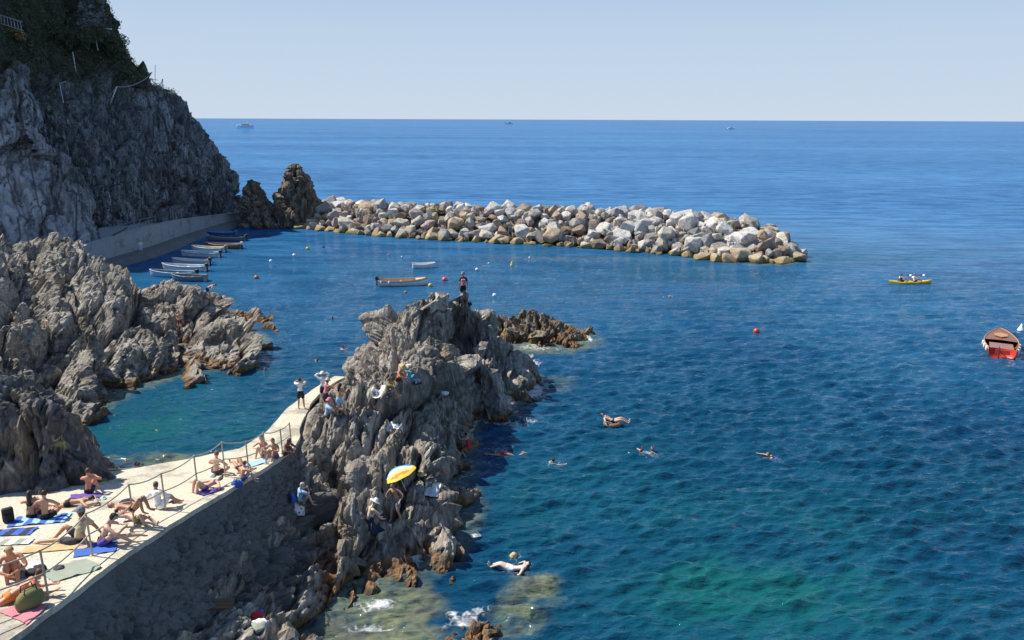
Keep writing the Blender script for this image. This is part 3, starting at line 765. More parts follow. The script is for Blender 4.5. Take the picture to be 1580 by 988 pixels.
for c in cands:
    S_, T_, x, y, z, r, slw = c
    me = stone_meshes[g.integers(len(stone_meshes))]
    Rm = Matrix.Rotation(g.uniform(0, 2 * PI), 3, 'Z') @ Matrix.Rotation(g.normal() * .45, 3, 'X') @ Matrix.Rotation(g.normal() * .45, 3, 'Y')
    if id(c) in fset:
        o = bpy.data.objects.new('stone', me); COL.objects.link(o); o.parent = bwt
        o.location = (x, y - 108, z); o.rotation_euler = Rm.to_euler(); o.scale = (r, r * g.uniform(.85, 1.1), r * g.uniform(.8, 1.05))
        o.material_slots[0].link = 'OBJECT'; o.material_slots[0].material = pick_mat(S_, T_)
    else:
        mi = int(g.integers(6))
        for v in me.vertices: rest_v.append(Rm @ (v.co * r) + Vector((x, y - 108, z)))
        for p in me.polygons: rest_f.append([nb + i for i in p.vertices]); rest_m.append(mi)
        nb = len(rest_v)
# small filler stones between and under the big ones
for k in range(900):
    S_ = g.uniform(0, BL + 1); T_ = g.uniform(-.2, 13)
    x, y, z, slw = bw(min(S_, BL), T_); r = g.uniform(.3, .62)
    me = stone_meshes[g.integers(len(stone_meshes))]
    Rm = Matrix.Rotation(g.uniform(0, 2 * PI), 3, 'Z') @ Matrix.Rotation(g.normal() * .6, 3, 'X')
    mi = int(g.integers(6))
    for v in me.vertices: rest_v.append(Rm @ (v.co * r) + Vector((x, y - 108, z + g.uniform(-.2, .35))))
    for p in me.polygons: rest_f.append([nb + i for i in p.vertices]); rest_m.append(mi)
    nb = len(rest_v)
# dark core so that gaps do not show through
cs = np.linspace(0, BL, 60); ct = np.linspace(-1.5, 15, 24)
cv = []
for a_ in cs:
    for b_ in ct:
        x, y, z, _ = bw(a_, b_); cv.append((x, y - 108, z - .75))
cqd = grid_quads(60, 24)
rest_f += [[nb + int(i) for i in q] for q in cqd]; rest_m += [3] * len(cqd); rest_v += [Vector(v) for v in cv]
rm = bpy.data.meshes.new('rubble'); rm.from_pydata([tuple(v) for v in rest_v], [], rest_f); rm.polygons.foreach_set('material_index', rest_m); rm.update()
ro = link('rubble', rm, SM, bwt); ro['kind'] = 'stuff'

# ================================================================== WATER
def water_mesh():
    dense = np.radians(np.linspace(-45, 45, 920)); coarse = np.radians(np.linspace(45, 315, 60)[1:-1])
    ph = np.concatenate((dense, coarse))
    # rows ~ 1.05 px apart at 1024 px width
    r = [0.5, 4, 8, 12, 15, 17]; f = 803.0
    while r[-1] < 45000:
        rr = r[-1]; r.append(rr + max(.055, rr * rr / (CAM_H * f) * (1.0 if rr < 120 else 1.5 if rr < 300 else 3.0)))
        if r[-1] > 9000: r += [14000, 22000, 45000]; break
    r = np.array(r)
    Rr, Ph = np.meshgrid(r, ph, indexing='ij')
    X = Rr * np.sin(Ph); Y = Rr * np.cos(Ph); Z = np.zeros_like(X)
    g = np.random.default_rng(5)
    sx = np.maximum(Rr * (dense[1] - dense[0]), np.gradient(r)[:, None] * .9)
    # calm water in the harbour behind the outcrop and breakwater
    calm = sstep(8, -6, X - np.interp(Y, [20, 50, 95, 130], [-6, -2, 26, 34])) * sstep(125, 112, Y) * sstep(19, 24, Y)
    gust = .75 + .45 * fbm(np.stack((X.ravel() * .02, Y.ravel() * .02, 0 * X.ravel()), 1), 3, 600).reshape(X.shape)
    amp_m = (1 - .5 * calm) * gust
    wx = fbm(np.stack((X.ravel() * .12, Y.ravel() * .12, 0 * X.ravel()), 1), 2, 610).reshape(X.shape) * 1.4
    for k in range(64):
        lam = math.exp(g.uniform(math.log(.34), math.log(2.3)))
        th = math.radians((g.normal(-72, 15) if k % 3 else g.normal(-105, 14)))
        kx, ky = math.cos(th) * 2 * PI / lam, math.sin(th) * 2 * PI / lam
        a = .0185 * lam ** .75 * (.85 if lam > 1.2 else 1.1)
        fade = sstep(.5, .25, sx / lam)
        if not (fade > 0).any(): continue
        ph_ = kx * (X + wx * .35) + ky * (Y + wx * .5) + g.uniform(0, 6.28)
        w_ = .5 + .5 * np.sin(ph_)
        Z += fade * amp_m * a * (w_ ** 1.7 * 2 - .8)
    return r, ph, X, Y, Z, calm
wr, wph, WX, WY, WZ, wcalm = water_mesh()
near = WY.ravel() < 160
# --- depth / colour / foam fields, fixed to the place
shal = np.zeros(WX.size, np.float32)
for rb, (x0, x1, y0, y1) in HEIGHTS:
    m = (WX.ravel() > x0 - 1) & (WX.ravel() < x1 + 1) & (WY.ravel() > y0 - 1) & (WY.ravel() < y1 + 1)
    h = rb(WX.ravel()[m], WY.ravel()[m])
    ed = np.minimum(np.minimum(WX.ravel()[m] - x0 + 1, x1 + 1 - WX.ravel()[m]), np.minimum(WY.ravel()[m] - y0 + 1, y1 + 1 - WY.ravel()[m]))
    shal[m] = np.maximum(shal[m], sstep(-1.5, .1, h) * .9 * sstep(0, 2, ed))
def blob(px, py, rx, ry, s=1.0, rot=0.0):
    c = R(px, py, 0); x = WX.ravel() - c[0]; y = WY.ravel() - c[1]
    cr, sr = math.cos(rot), math.sin(rot)
    a = (x * cr + y * sr) / rx; b = (-x * sr + y * cr) / ry
    return s * np.exp(-(a * a + b * b))
xy0 = np.stack((WX.ravel(), WY.ravel(), np.zeros(WX.size)), 1)
nse = fbm(xy0 * .55, 4, 620)
nse2 = fbm(xy0 * .12, 3, 630)
turq = blob(1200, 920, 4.2, 2.2) + blob(1090, 900, 2.5, 1.6, .6) + blob(830, 780, 2.2, 3.6, .45) + blob(940, 720, 4, 6, .28) + blob(230, 665, 7, 3.5, .9) + blob(330, 600, 6, 7, .4) + blob(1280, 800, 5, 3, .35) + blob(1000, 420, 14, 5, .25) + blob(1290, 400, 9, 4, .35) + blob(1450, 760, 6, 4, .15) + blob(1060, 800, 5, 2.2, .3)
nse3 = fbm(xy0 * 1.6, 4, 640)
turq = turq + blob(1180, 940, 7, 3.2, .5)
turq = np.clip(.62 * turq * (1 + .7 * nse + .7 * nse3) + .10 * sstep(-.1, .5, nse2) * near, 0, 1)
sand = blob(640, 925, .9, 1.9, 1.25, .0) + blob(600, 975, 1.8, 1.4, 1.0) + blob(820, 915, .95, 1.35, .85, -.25) + blob(790, 960, 1.0, .9, .8) + blob(860, 590, 1.6, 3.0, .35) + blob(250, 712, 4.5, 1.2, .55) + blob(165, 725, 1.5, .8, .6) + blob(900, 400, 22, 3.0, .35) + blob(1180, 408, 5, 3.2, .4)
nse3 = fbm(xy0 * 1.6, 4, 640)
sand = np.clip(sand * (1 + 1.1 * nse + .9 * nse3), 0, 1) * .8
sand = np.maximum(sand, shal * .8 * (1 + .5 * nse)).clip(0, 1)
fo = blob(824, 560, .55, 1.2, 1.1) + blob(828, 605, .55, 1.5, 1.2) + blob(860, 525, 1.5, .5, .6) + blob(905, 525, .55, .7, 1.1) + blob(785, 652, 1.6, .45, 1.1) + blob(740, 665, .7, .5, .6) + blob(733, 826, .22, .3, 1.3) + blob(722, 955, .85, .25, 1.3, .5) + blob(700, 948, .3, .25, 1.0) + blob(765, 935, .9, .3, .55) + blob(585, 935, 1.0, .32, 1.1, .4) + blob(575, 968, 1.1, .28, 1.0) + blob(620, 860, .9, .5, .55) + blob(660, 860, 1.2, .25, .6) + blob(870, 590, 1.6, 3.0, .33) + blob(770, 690, .9, .9, .5) + blob(835, 640, .9, 1.2, .45) + blob(720, 740, .5, 1.2, .45) + blob(1225, 385, 3.5, 1.6, .6) + blob(200, 722, 3.5, .4, .5) + blob(1040, 455, 9, .5, .35)
fo = fo + .62 * sstep(.62, .86, shal) * (.6 + .8 * sstep(-.2, .4, nse)) * (WY.ravel() > 24)
for sx_, sy_ in ((772,700),(850,716),(991,703),(1007,700),(1194,706),(793,862),(793,880),(948,656),(410,574),(528,541),(1543,560)): fo = fo + blob(sx_, sy_, .75, .5, .55)
fo = np.clip(fo, 0, 1.4).astype(np.float32)
wm = np_mesh('water', np.stack((WX, WY, WZ), -1).reshape(-1, 3), grid_quads(len(wr), len(wph)), True)
ca = wm.color_attributes.new('place', 'FLOAT_COLOR', 'POINT')
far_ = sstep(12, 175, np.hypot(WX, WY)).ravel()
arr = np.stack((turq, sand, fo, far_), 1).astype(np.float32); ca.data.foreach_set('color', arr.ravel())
t = NT('sea_water'); p = t.pos()
at = t.n('ShaderNodeAttribute'); at.attribute_name = 'place'
sp = t.n('ShaderNodeSeparateColor'); t.l(at.outputs['Color'], sp.inputs[0])
deep = t.mix(t.ramp(t.noise(p, .045, 4, .6), [(.35, 0), (.65, 1)]), (.001, .033, .078), (.005, .064, .128))
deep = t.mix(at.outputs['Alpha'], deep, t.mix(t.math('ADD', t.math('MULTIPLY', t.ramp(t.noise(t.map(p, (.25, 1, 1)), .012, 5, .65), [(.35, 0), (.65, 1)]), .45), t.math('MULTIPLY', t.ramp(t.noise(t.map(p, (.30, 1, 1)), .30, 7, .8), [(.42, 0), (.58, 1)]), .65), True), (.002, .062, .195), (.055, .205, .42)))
c = t.mix(t.ramp(sp.outputs[0], [(.02, 0), (.9, 1)]), deep, (.005, .085, .095))
sandc = t.mix(t.ramp(t.noise(p, 1.3, 5, .6, .8), [(.38, 0), (.62, 1)]), (.06, .10, .06), (.30, .31, .14))
sandc = t.mix(t.ramp(t.noise(t.map(p, (1, 1, 0)), .5, 3), [(.45, 0), (.6, .8)]), sandc, (.12, .10, .07))
bld = t.ramp(t.voro(t.map(p, (1, 1, 0)), 1.5, 'DISTANCE_TO_EDGE'), [(.02, 0), (.16, 1)])
sandc = t.mix(t.math('MULTIPLY', bld, .45), sandc, (.27, .28, .13))
sm = t.math('ADD', sp.outputs[1], t.math('MULTIPLY', t.math('SUBTRACT', t.noise(p, 1.1, 6, .7, .6), .5), .9))
c = t.mix(t.math('MULTIPLY', t.ramp(sm, [(.15, 0), (1.0, .85)]), t.ramp(sp.outputs[1], [(.03, 0), (.25, 1)])), c, sandc)
# foam lace
fv = t.math('SUBTRACT', 1.0, t.math('MULTIPLY', t.voro(t.mix(.12, p, t.n('ShaderNodeTexNoise').outputs['Color']), 3.6, 'DISTANCE_TO_EDGE'), 5.0), True)
fn = t.math('ADD', t.math('MULTIPLY', t.math('SUBTRACT', t.noise(p, 1.9, 10, .75, 1.2), .5), 2.6), t.math('MULTIPLY', fv, .55))
fm = t.ramp(t.math('ADD', t.math('MULTIPLY', sp.outputs[2], .62), t.math('MULTIPLY', fn, .5)), [(.52, 0), (.98, .85)])
fm = t.math('MULTIPLY', fm, t.ramp(sp.outputs[2], [(.10, 0), (.30, 1)]))
c = t.mix(fm, c, (.72, .74, .74))
t.l(c, t.b.inputs['Base Color'])
rg = t.n('ShaderNodeMix'); rg.data_type = 'FLOAT'; rg.inputs[2].default_value = .04; rg.inputs[3].default_value = .75; t.l(fm, rg.inputs[0]); t.l(rg.outputs[0], t.b.inputs['Roughness'])
t.b.inputs['IOR'].default_value = 1.333
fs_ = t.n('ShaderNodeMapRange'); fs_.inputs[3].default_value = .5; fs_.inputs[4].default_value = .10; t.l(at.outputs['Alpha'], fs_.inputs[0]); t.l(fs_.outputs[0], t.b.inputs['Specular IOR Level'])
b1 = t.bump(t.noise(t.map(p, (.6, 1.6, 1), (0, 0, .2)), 3.0, 3, .55, .3), .085, 1.0)
b2 = t.bump(t.noise(t.map(p, (.55, 1.3, 1), (0, 0, .15)), 1.1, 3, .55, .5), .15, .8, b1)
b3 = t.bump(t.noise(t.map(p, (.5, 1.2, 1), (0, 0, .1)), .22, 6, .7, .4), .7, .6, b2)
b3 = t.bump(t.noise(t.map(p, (.32, 1.15, 1), (0, 0, .08)), .55, 4, .6, .3), .30, .8, b3)
t.l(b3, t.b.inputs['Normal'])
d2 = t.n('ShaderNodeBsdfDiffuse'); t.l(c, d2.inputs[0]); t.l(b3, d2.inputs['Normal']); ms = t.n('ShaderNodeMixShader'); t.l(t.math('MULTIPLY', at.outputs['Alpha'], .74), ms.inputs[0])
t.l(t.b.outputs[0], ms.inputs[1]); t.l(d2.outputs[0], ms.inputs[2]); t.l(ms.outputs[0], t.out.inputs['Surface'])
water = link('sea', wm, t.m); water['kind'] = 'structure'; water['label'] = 'calm deep blue sea reaching to the horizon'
# ================================================================== placing things on what is built
bpy.context.view_layer.update()
DG = bpy.context.evaluated_depsgraph_get()
CAMP = Vector((0, 0, CAM_H))
def hit(px, py, z=None):
    """the real place that the view ray through a photo pixel meets"""
    ok, loc, n, i, ob, m = SC.ray_cast(DG, CAMP, ray(px, py))
    return Vector(loc) if ok else Vector(R(px, py, 0))
def hit_rock(px, py):
    for k in range(14):
        p = hit(px, py + 3 * k)
        if p.z > .9: return p
    return p
GROUND = [prom, main_rock, left_rock, islet, near_rock, boulder, wall, ledge]
def drop(x, y, zfrom=9.0):
    best = -.02
    for ob in GROUND:
        ok, loc, n, i = ob.ray_cast(Vector((x, y, zfrom)), Vector((0, 0, -1)))
        if ok and loc.z > best: best = loc.z
    return best
def sea(px, py): return Vector(R(px, py, 0.0))

# ================================================================== PEOPLE
def ik(a, b, l1, l2, pole):
    d = b - a; L = min(d.length, (l1 + l2) * .995); 
    if d.length < 1e-4: d = Vector((0, 0, -1))
    u = d.normalized(); x = (l1 * l1 - l2 * l2 + L * L) / (2 * L); h = math.sqrt(max(0, l1 * l1 - x * x))
    p = pole - u * pole.dot(u)
    if p.length < 1e-3: p = Vector((0, 1, 0)) - u * u.y
    p.normalize()
    return a + u * x + p * h, a + u * L
V3 = Vector
POSES = {
 'stand': dict(p=(0,0,.92), t=(0,.03,1), h=(0,.05,1), w=((-.25,.04,.84),(.25,.05,.85)), e=((-.3,-1,0),(.3,-1,0)), a=((-.10,0,.08),(.12,.04,.08)), k=((0,1,0),(0,1,0))),
 'stand_photo': dict(p=(0,0,.92), t=(0,.02,1), h=(0,.1,1), w=((-.06,.26,1.50),(.10,.26,1.50)), e=((-1,0,-.6),(1,0,-.6)), a=((-.13,0,.08),(.15,.03,.08)), k=((0,1,0),(0,1,0))),
 'stand_arms_up': dict(p=(0,0,.92), t=(0,.05,1), h=(0,.1,1), w=((-.12,.14,1.62),(.12,.14,1.62)), e=((-1,.1,-.1),(1,.1,-.1)), a=((-.10,0,.08),(.12,.05,.08)), k=((0,1,0),(0,1,0))),
 'stand_hips': dict(p=(0,0,.91), t=(0,.06,1), h=(0,.1,1), w=((-.17,.05,1.0),(.17,.05,1.0)), e=((-1,-.4,0),(1,-.4,0)), a=((-.20,.02,.08),(.18,.0,.08)), k=((0,1,0),(0,1,0))),
 'stand_reach': dict(p=(0,-.05,.90), t=(0,.25,1), h=(0,.35,1), w=((-.14,.52,1.12),(.16,.50,1.20)), e=((-.5,0,-1),(.5,0,-1)), a=((-.10,-.12,.08),(.12,.22,.12)), k=((0,1,0),(0,1,0))),
 'stand_lean': dict(p=(0,0,.90), t=(.08,.20,1), h=(0,.5,.9), w=((-.34,.30,1.02),(.30,.22,.86)), e=((-1,-.3,-.3),(1,-.6,0)), a=((-.20,.02,.08),(.22,.06,.06)), k=((0,1,0),(0,1,0))),
 'bend': dict(p=(0,-.08,.88), t=(.0,.92,.42), h=(0,.9,.1), w=((-.30,.22,.78),(.30,.24,.76)), e=((-1,0,.4),(1,0,.4)), a=((-.09,0,.08),(.09,.03,.08)), k=((0,1,0),(0,1,0))),
 'sit_knees': dict(p=(0,0,.12), t=(0,.12,1), h=(0,.25,1), w=((-.10,.36,.46),(.12,.38,.44)), e=((-1,-.2,-.3),(1,-.2,-.3)), a=((-.11,.46,.07),(.12,.42,.07)), k=((0,.2,1),(0,.2,1))),
 'sit_hug': dict(p=(0,0,.12), t=(0,.38,1), h=(0,.7,1), w=((-.06,.48,.30),(.06,.50,.28)), e=((-1,-.2,-.1),(1,-.2,-.1)), a=((-.09,.44,.07),(.10,.46,.07)), k=((0,.2,1),(0,.2,1))),
 'sit_back': dict(p=(0,0,.12), t=(0,-.32,1), h=(0,0,1), w=((-.30,-.42,.05),(.30,-.40,.05)), e=((-.3,-1,.1),(.3,-1,.1)), a=((-.10,.84,.07),(.12,.60,.07)), k=((0,.2,1),(0,.2,1))),
 'sit_read': dict(p=(0,0,.12), t=(0,.42,1), h=(0,.8,.8), w=((-.12,.50,.40),(.12,.52,.42)), e=((-1,-.1,-.5),(1,-.1,-.5)), a=((-.12,.82,.07),(.12,.62,.07)), k=((-.2,.2,1),(.2,.2,1))),
 'sit_cross': dict(p=(0,0,.12), t=(0,.12,1), h=(0,.35,1), w=((-.20,.30,.26),(.20,.30,.26)), e=((-1,-.4,0),(1,-.4,0)), a=((.06,.30,.07),(-.06,.36,.07)), k=((-1,.3,.4),(1,.3,.4))),
 'sit_side': dict(p=(0,0,.12), t=(-.25,.10,1), h=(0,.2,1), w=((-.42,-.05,.05),(.10,.34,.30)), e=((-1,-.3,0),(1,-.3,0)), a=((.28,.55,.07),(.34,.42,.07)), k=((-.2,.2,1),(.3,.6,.4))),
 'lie_back_knees': dict(p=(0,0,.12), t=(0,-1,.05), h=(0,-1,.18), f=(0,0,1), w=((-.28,-.05,.10),(.26,-.02,.12)), e=((-1,0,-.2),(1,0,-.2)), a=((-.11,.42,.07),(.12,.36,.07)), k=((0,.2,1),(0,.2,1)), ff=(0,1,0)),
 'lie_back_arms': dict(p=(0,0,.12), t=(0,-1,.05), h=(0,-1,.2), f=(0,0,1), w=((-.14,-.66,.22),(.16,-.64,.20)), e=((-1,-.2,.2),(1,-.2,.2)), a=((-.10,.82,.09),(.14,.60,.08)), k=((0,.1,1),(0,.2,1)), ff=(0,.5,1)),
 'lie_prone': dict(p=(0,0,.12), t=(0,1,.10), h=(0,1,.35), f=(0,0,-1), w=((-.16,.74,.06),(.16,.76,.06)), e=((-1,0,0),(1,0,0)), a=((-.12,-.80,.08),(.10,-.82,.08)), k=((0,0,-1),(0,0,-1)), ff=(0,-1,-.2)),
 'lie_prop': dict(p=(0,0,.13), t=(0,.92,.42), h=(0,.6,.8), f=(0,.4,-1), w=((-.14,.74,.05),(.16,.72,.05)), e=((-.4,-.2,-1),(.4,-.2,-1)), a=((-.12,-.80,.08),(.10,-.62,.35)), k=((0,0,-1),(0,-.3,-1)), ff=(0,-1,-.2)),
 'sit_ledge': dict(p=(0,0,.12), t=(0,.08,1), h=(0,.25,1), w=((-.14,.34,.24),(.15,.34,.24)), e=((-1,-.4,0),(1,-.4,0)), a=((-.10,.46,-.32),(.11,.52,-.30)), k=((0,1,.6),(0,1,.6))),
 'sit_ledge_up': dict(p=(0,0,.12), t=(0,.2,1), h=(0,.3,1), w=((-.05,.32,.60),(.06,.34,.58)), e=((-1,.1,-.6),(1,.1,-.6)), a=((-.10,.50,-.05),(.11,.48,-.08)), k=((0,.3,1),(0,.3,1))),
 'swim': dict(p=(0,-.46,-.20), t=(0,.95,.36), h=(0,.35,1), f=(0,.3,-1), w=((-.34,.42,-.05),(.30,.50,-.03)), e=((-1,0,-.2),(1,0,-.2)), a=((-.14,-1.2,-.22),(.12,-1.26,-.10)), k=((0,0,-1),(0,0,-1)), ff=(0,-1,-.1), hf=(0,1,.1)),
 'tread': dict(p=(0,-.06,-.52), t=(0,.12,1), h=(0,.05,1), w=((-.42,.28,.0),(.42,.24,.02)), e=((-.6,-.2,-.5),(.6,-.2,-.5)), a=((-.16,-.1,-1.3),(.16,.1,-1.3)), k=((0,1,0),(0,1,0))),
 'float_back': dict(p=(0,.10,.10), t=(0,-1,.32), h=(0,-.7,.8), f=(0,.3,1), w=((-.36,-.05,.10),(.36,-.02,.12)), e=((-1,-.3,0),(1,-.3,0)), a=((-.08,.90,.08),(.10,.92,.05)), k=((0,.1,1),(0,.1,1)), ff=(0,.6,1)),
 'crawl': dict(p=(0,-.5,-.06), t=(0,1,.10), h=(0,1,.15), f=(0,0,-1), w=((-.22,.70,.14),(.30,-.3,-.2)), e=((-1,0,.5),(1,0,0)), a=((-.10,-1.3,-.02),(.12,-1.28,-.06)), k=((0,0,-1),(0,0,-1)), ff=(0,-1,-.1)),
 'paddle': dict(p=(0,0,.12), t=(0,-.10,1), h=(0,.0,1), w=((-.32,.36,.44),(.30,.30,.62)), e=((-1,-.3,-.5),(1,-.3,-.5)), a=((-.10,.78,.14),(.10,.76,.14)), k=((0,.1,1),(0,.1,1))),
 'climb': dict(p=(0,-.05,.62), t=(0,.25,1), h=(0,.3,1), w=((-.2,.42,1.22),(.22,.40,1.05)), e=((-1,0,-.6),(1,0,-.6)), a=((-.12,.05,.02),(.14,.16,.22)), k=((-.2,1,.1),(.3,1,.2))),
}
_body = {}
def body(pose):
    if pose in _body: return _body[pose]
    q = POSES[pose]; P0 = V3(q['p']); t = V3(q['t']).normalized(); hd = V3(q['h']).normalized()
    side = V3((1, 0, 0))
    f = V3(q.get('f', (0, 1, 0))); f = (f - t * f.dot(t)).normalized(); side = (side - t * side.dot(t)).normalized()
    ff = V3(q.get('ff', (0, 1, -.1))).normalized(); hf = V3(q.get('hf', tuple(f))); hf = (hf - hd * hf.dot(hd)).normalized()
    v = []; r = []; e = []; bones = []
    def add(p, rad, par=None, bone=None):
        v.append(p); r.append(rad); i = len(v) - 1
        if par is not None:
            e.append((par, i))
            if bone: bones.append((bone, v[par].copy(), p.copy(), (max(r[par]) + max(rad)) / 2))
        return i
    pel = add(P0, (.125, .105)); bel = add(P0 + t * .15, (.118, .095), pel, 'belly'); ch = add(P0 + t * .32, (.14, .10), bel, 'chest')
    uc = add(P0 + t * .43 , (.115, .085), ch, 'chest'); nb = add(P0 + t * .50, (.056, .056), uc, 'neckbase'); n1 = add(P0 + t * .50 + hd * .055, (.052, .052), nb, 'neck')
    j = add(v[n1] + hd * .05 + hf * .012, (.070, .074), n1, 'head'); hm = add(v[n1] + hd * .12 + hf * .012, (.078, .095), j, 'head'); ht = add(v[n1] + hd * .185 + hf * .0, (.058, .072), hm, 'head')
    for s, k in ((-1, 0), (1, 1)):
        sh = add(P0 + t * .425 + side * s * .165, (.058, .055), uc, 'shoulder')
        el, wr_ = ik(v[sh], V3(q['w'][k]), .285, .25, V3(q['e'][k]))
        el_i = add(el, (.040, .040), sh, 'upperarm' + str(k)); wr_i = add(wr_, (.027, .024), el_i, 'forearm' + str(k))
        hdir = (wr_ - el).normalized(); pn = f if abs(hdir.dot(f)) < .8 else V3((0, 0, 1)); ax = hdir.cross(pn).normalized(); pn = ax.cross(hdir).normalized()
        pal = add(wr_ + hdir * .065, (.036, .020), wr_i, 'hand' + str(k))
        for m, (o_, L) in enumerate(((-.027, .060), (-.009, .072), (.009, .075), (.027, .066))):
            a_ = add(v[pal] + ax * o_ + hdir * (.020 + L * .35), (.0105, .0100), pal, 'hand' + str(k)); add(v[a_] + hdir * L * .55 - pn * (.012 + .004 * m), (.0085, .0080), a_, 'hand' + str(k))
        th = add(wr_ + hdir * .045 + ax * (-s) * .040, (.012, .011), wr_i, 'hand' + str(k)); add(v[th] + hdir * .035 + ax * (-s) * .014, (.009, .009), th, 'hand' + str(k))
    for s, k in ((-1, 0), (1, 1)):
        hp = add(P0 - t * .05 + side * s * .085, (.098, .092), pel, 'pelvis')
        kn, an = ik(v[hp], V3(q['a'][k]), .42, .41, V3(q['k'][k]))
        th_ = add(v[hp].lerp(kn, .5), (.080, .078), hp, 'thighA' + str(k)); kn_i = add(kn, (.056, .056), th_, 'thighB' + str(k))
        cf = add(kn.lerp(an, .32), (.056, .054), kn_i, 'shinA' + str(k)); an_i = add(an, (.036, .036), cf, 'shinB' + str(k))
        b_ = add(an + ff * .10 + V3((0, 0, -.035)) * (1 if ff.z > -.5 and ff.y > .7 else 0), (.038, .026), an_i, 'foot'); add(v[b_] + ff * .075, (.028, .015), b_, 'foot')
    me = bpy.data.meshes.new('body_' + pose); me.from_pydata([tuple(x) for x in v], e, [])
    o = bpy.data.objects.new('tmp', me); COL.objects.link(o)
    o.modifiers.new('s', 'SKIN'); ss_ = o.modifiers.new('u', 'SUBSURF'); ss_.levels = 2; ss_.render_levels = 2
    sv_ = me.skin_vertices[0].data
    for i, rr in enumerate(r): sv_[i].radius = rr
    sv_[0].use_root = True
    o.modifiers['s'].use_smooth_shade = True; o.modifiers['s'].branch_smoothing = .6
    dg = bpy.context.evaluated_depsgraph_get(); dg.update()
    out = bpy.data.meshes.new_from_object(o.evaluated_get(dg)); bpy.data.objects.remove(o)
    n = len(out.vertices); co = np.zeros(n * 3, np.float32); out.vertices.foreach_get('co', co); co = co.reshape(-1, 3)
    # head modelling
    hc = np.array(v[hm]); H, F, S_ = np.array(hd), np.array(hf), np.array(hf.cross(hd))
    rel = co - hc; u = rel @ H; fr = rel @ F; sd = rel @ S_
    ish = (np.linalg.norm(rel, axis=1) < .16) & (u > -.10)
    g_ = lambda x, s: np.exp(-(x / s) ** 2)
    dfr = np.where(fr > .02, .022 * g_(sd, .016) * g_(u + .018, .024) - .010 * g_(np.abs(sd) - .034, .016) * g_(u - .012, .014) + .006 * g_(sd, .03) * g_(u + .062, .012) + .010 * g_(sd, .03) * g_(u + .095, .02), 0)
    ear = .016 * g_(fr + .005, .016) * g_(u + .005, .026) * np.sign(sd) * (np.abs(sd) > .05)
    co = np.where(ish[:, None], co + dfr[:, None] * F + ear[:, None] * S_, co)
    out.vertices.foreach_set('co', co.ravel()); out.update()
    # classify faces
    nf = len(out.polygons); ctr = np.zeros(nf * 3, np.float32); out.polygons.foreach_get('center', ctr); ctr = ctr.reshape(-1, 3)
    best = np.full(nf, 9e9); bi = np.zeros(nf, int); bt = np.zeros(nf)
    for i, (nm, a, b, rad) in enumerate(bones):
        a = np.array(a); b = np.array(b); ab = b - a; tt = np.clip(((ctr - a) @ ab) / (ab @ ab), 0, 1)
        d = np.linalg.norm(ctr - (a + tt[:, None] * ab), axis=1) / rad
        m = d < best; best[m] = d[m]; bi[m] = i; bt[m] = tt[m]
    names = np.array([b[0] for b in bones])[bi]
    info = dict(me=out, co=co, ctr=ctr, names=names, t=bt, hc=hc, H=H, F=F, S=S_, neck=v[n1].copy(), uc=v[uc].copy(), tdir=t.copy(), fdir=f.copy(), pel=P0.copy(), wr=[], v=v)
    _body[pose] = info
    return info
_garm = {}
def garment(pose, kind, off=.014):
    key = (pose, kind)
    if key in _garm: return _garm[key]
    I = body(pose); nm = I['names']; t = I['t']; rel = I['ctr'] - I['hc']; u = rel @ I['H']; fr = rel @ I['F']
    pel = np.array(I['pel']); td = np.array(I['tdir']); ht = (I['ctr'] - pel) @ td
    base = np.char.rstrip(nm, '01')
    leg = (base == 'thighA'); leg2 = (base == 'thighB')
    if kind == 'shorts': m = (base == 'pelvis') | leg | (leg2 & (t < .55)) | ((base == 'belly') & (ht < .07))
    elif kind == 'trunks': m = (base == 'pelvis') | (leg & (t < .98)) | ((base == 'belly') & (ht < .05))
    elif kind == 'briefs': m = (base == 'pelvis') & (ht > -.16) | ((base == 'belly') & (ht < .03))
    elif kind == 'trousers': m = (base == 'pelvis') | leg | leg2 | (base == 'shinA') | ((base == 'shinB') & (t < .8)) | ((base == 'belly') & (ht < .07))
    elif kind == 'skirt': m = (base == 'pelvis') | leg | ((base == 'belly') & (ht < .06))
    elif kind == 'bra': m = (base == 'chest') & (ht > .27) & (ht < .36)
    elif kind == 'swimsuit': m = (((base == 'pelvis') & (ht > -.14)) | (base == 'belly') | ((base == 'chest') & (ht < .40)))
    elif kind == 'vest': m = ((base == 'belly') & (ht > .02)) | (base == 'chest') | ((base == 'neckbase') & (t < .3))
    elif kind == 'shirt': m = ((base == 'belly') & (ht > .0)) | (base == 'chest') | (base == 'shoulder') | ((base == 'upperarm') & (t < .62)) | ((base == 'neckbase') & (t < .4))
    elif kind == 'long_shirt': m = ((base == 'belly')) | (base == 'chest') | (base == 'shoulder') | (base == 'upperarm') | ((base == 'forearm') & (t < .8)) | ((base == 'neckbase') & (t < .4)); 
    elif kind == 'hair': m = (base == 'head') & ((u > .045) | (fr < -.012) & (u > -.075)) & ~((fr > .055) & (u < .062))
    idx = np.where(m)[0]
    me = I['me']; co = I['co']
    nrm_ = np.zeros(len(co) * 3, np.float32); me.vertices.foreach_get('normal', nrm_); nrm_ = nrm_.reshape(-1, 3)
    used = {}; vs = []; fs = []
    if kind in ('shorts', 'shirt', 'long_shirt', 'trousers', 'skirt'): off = .019
    for i in idx:
        f_ = []
        for k in me.polygons[int(i)].vertices:
            if k not in used:
                used[k] = len(vs); wob = off * (1 + .35 * math.sin(37 * co[k][0] + 29 * co[k][2] + 23 * co[k][1]))
                vs.append(tuple(co[k] + nrm_[k] * wob))
            f_.append(used[k])
        fs.append(f_)
    g_ = bpy.data.meshes.new(kind); g_.from_pydata(vs, [], fs); g_.polygons.foreach_set('use_smooth', [True] * len(fs)); g_.update()
    _garm[key] = g_
    return g_
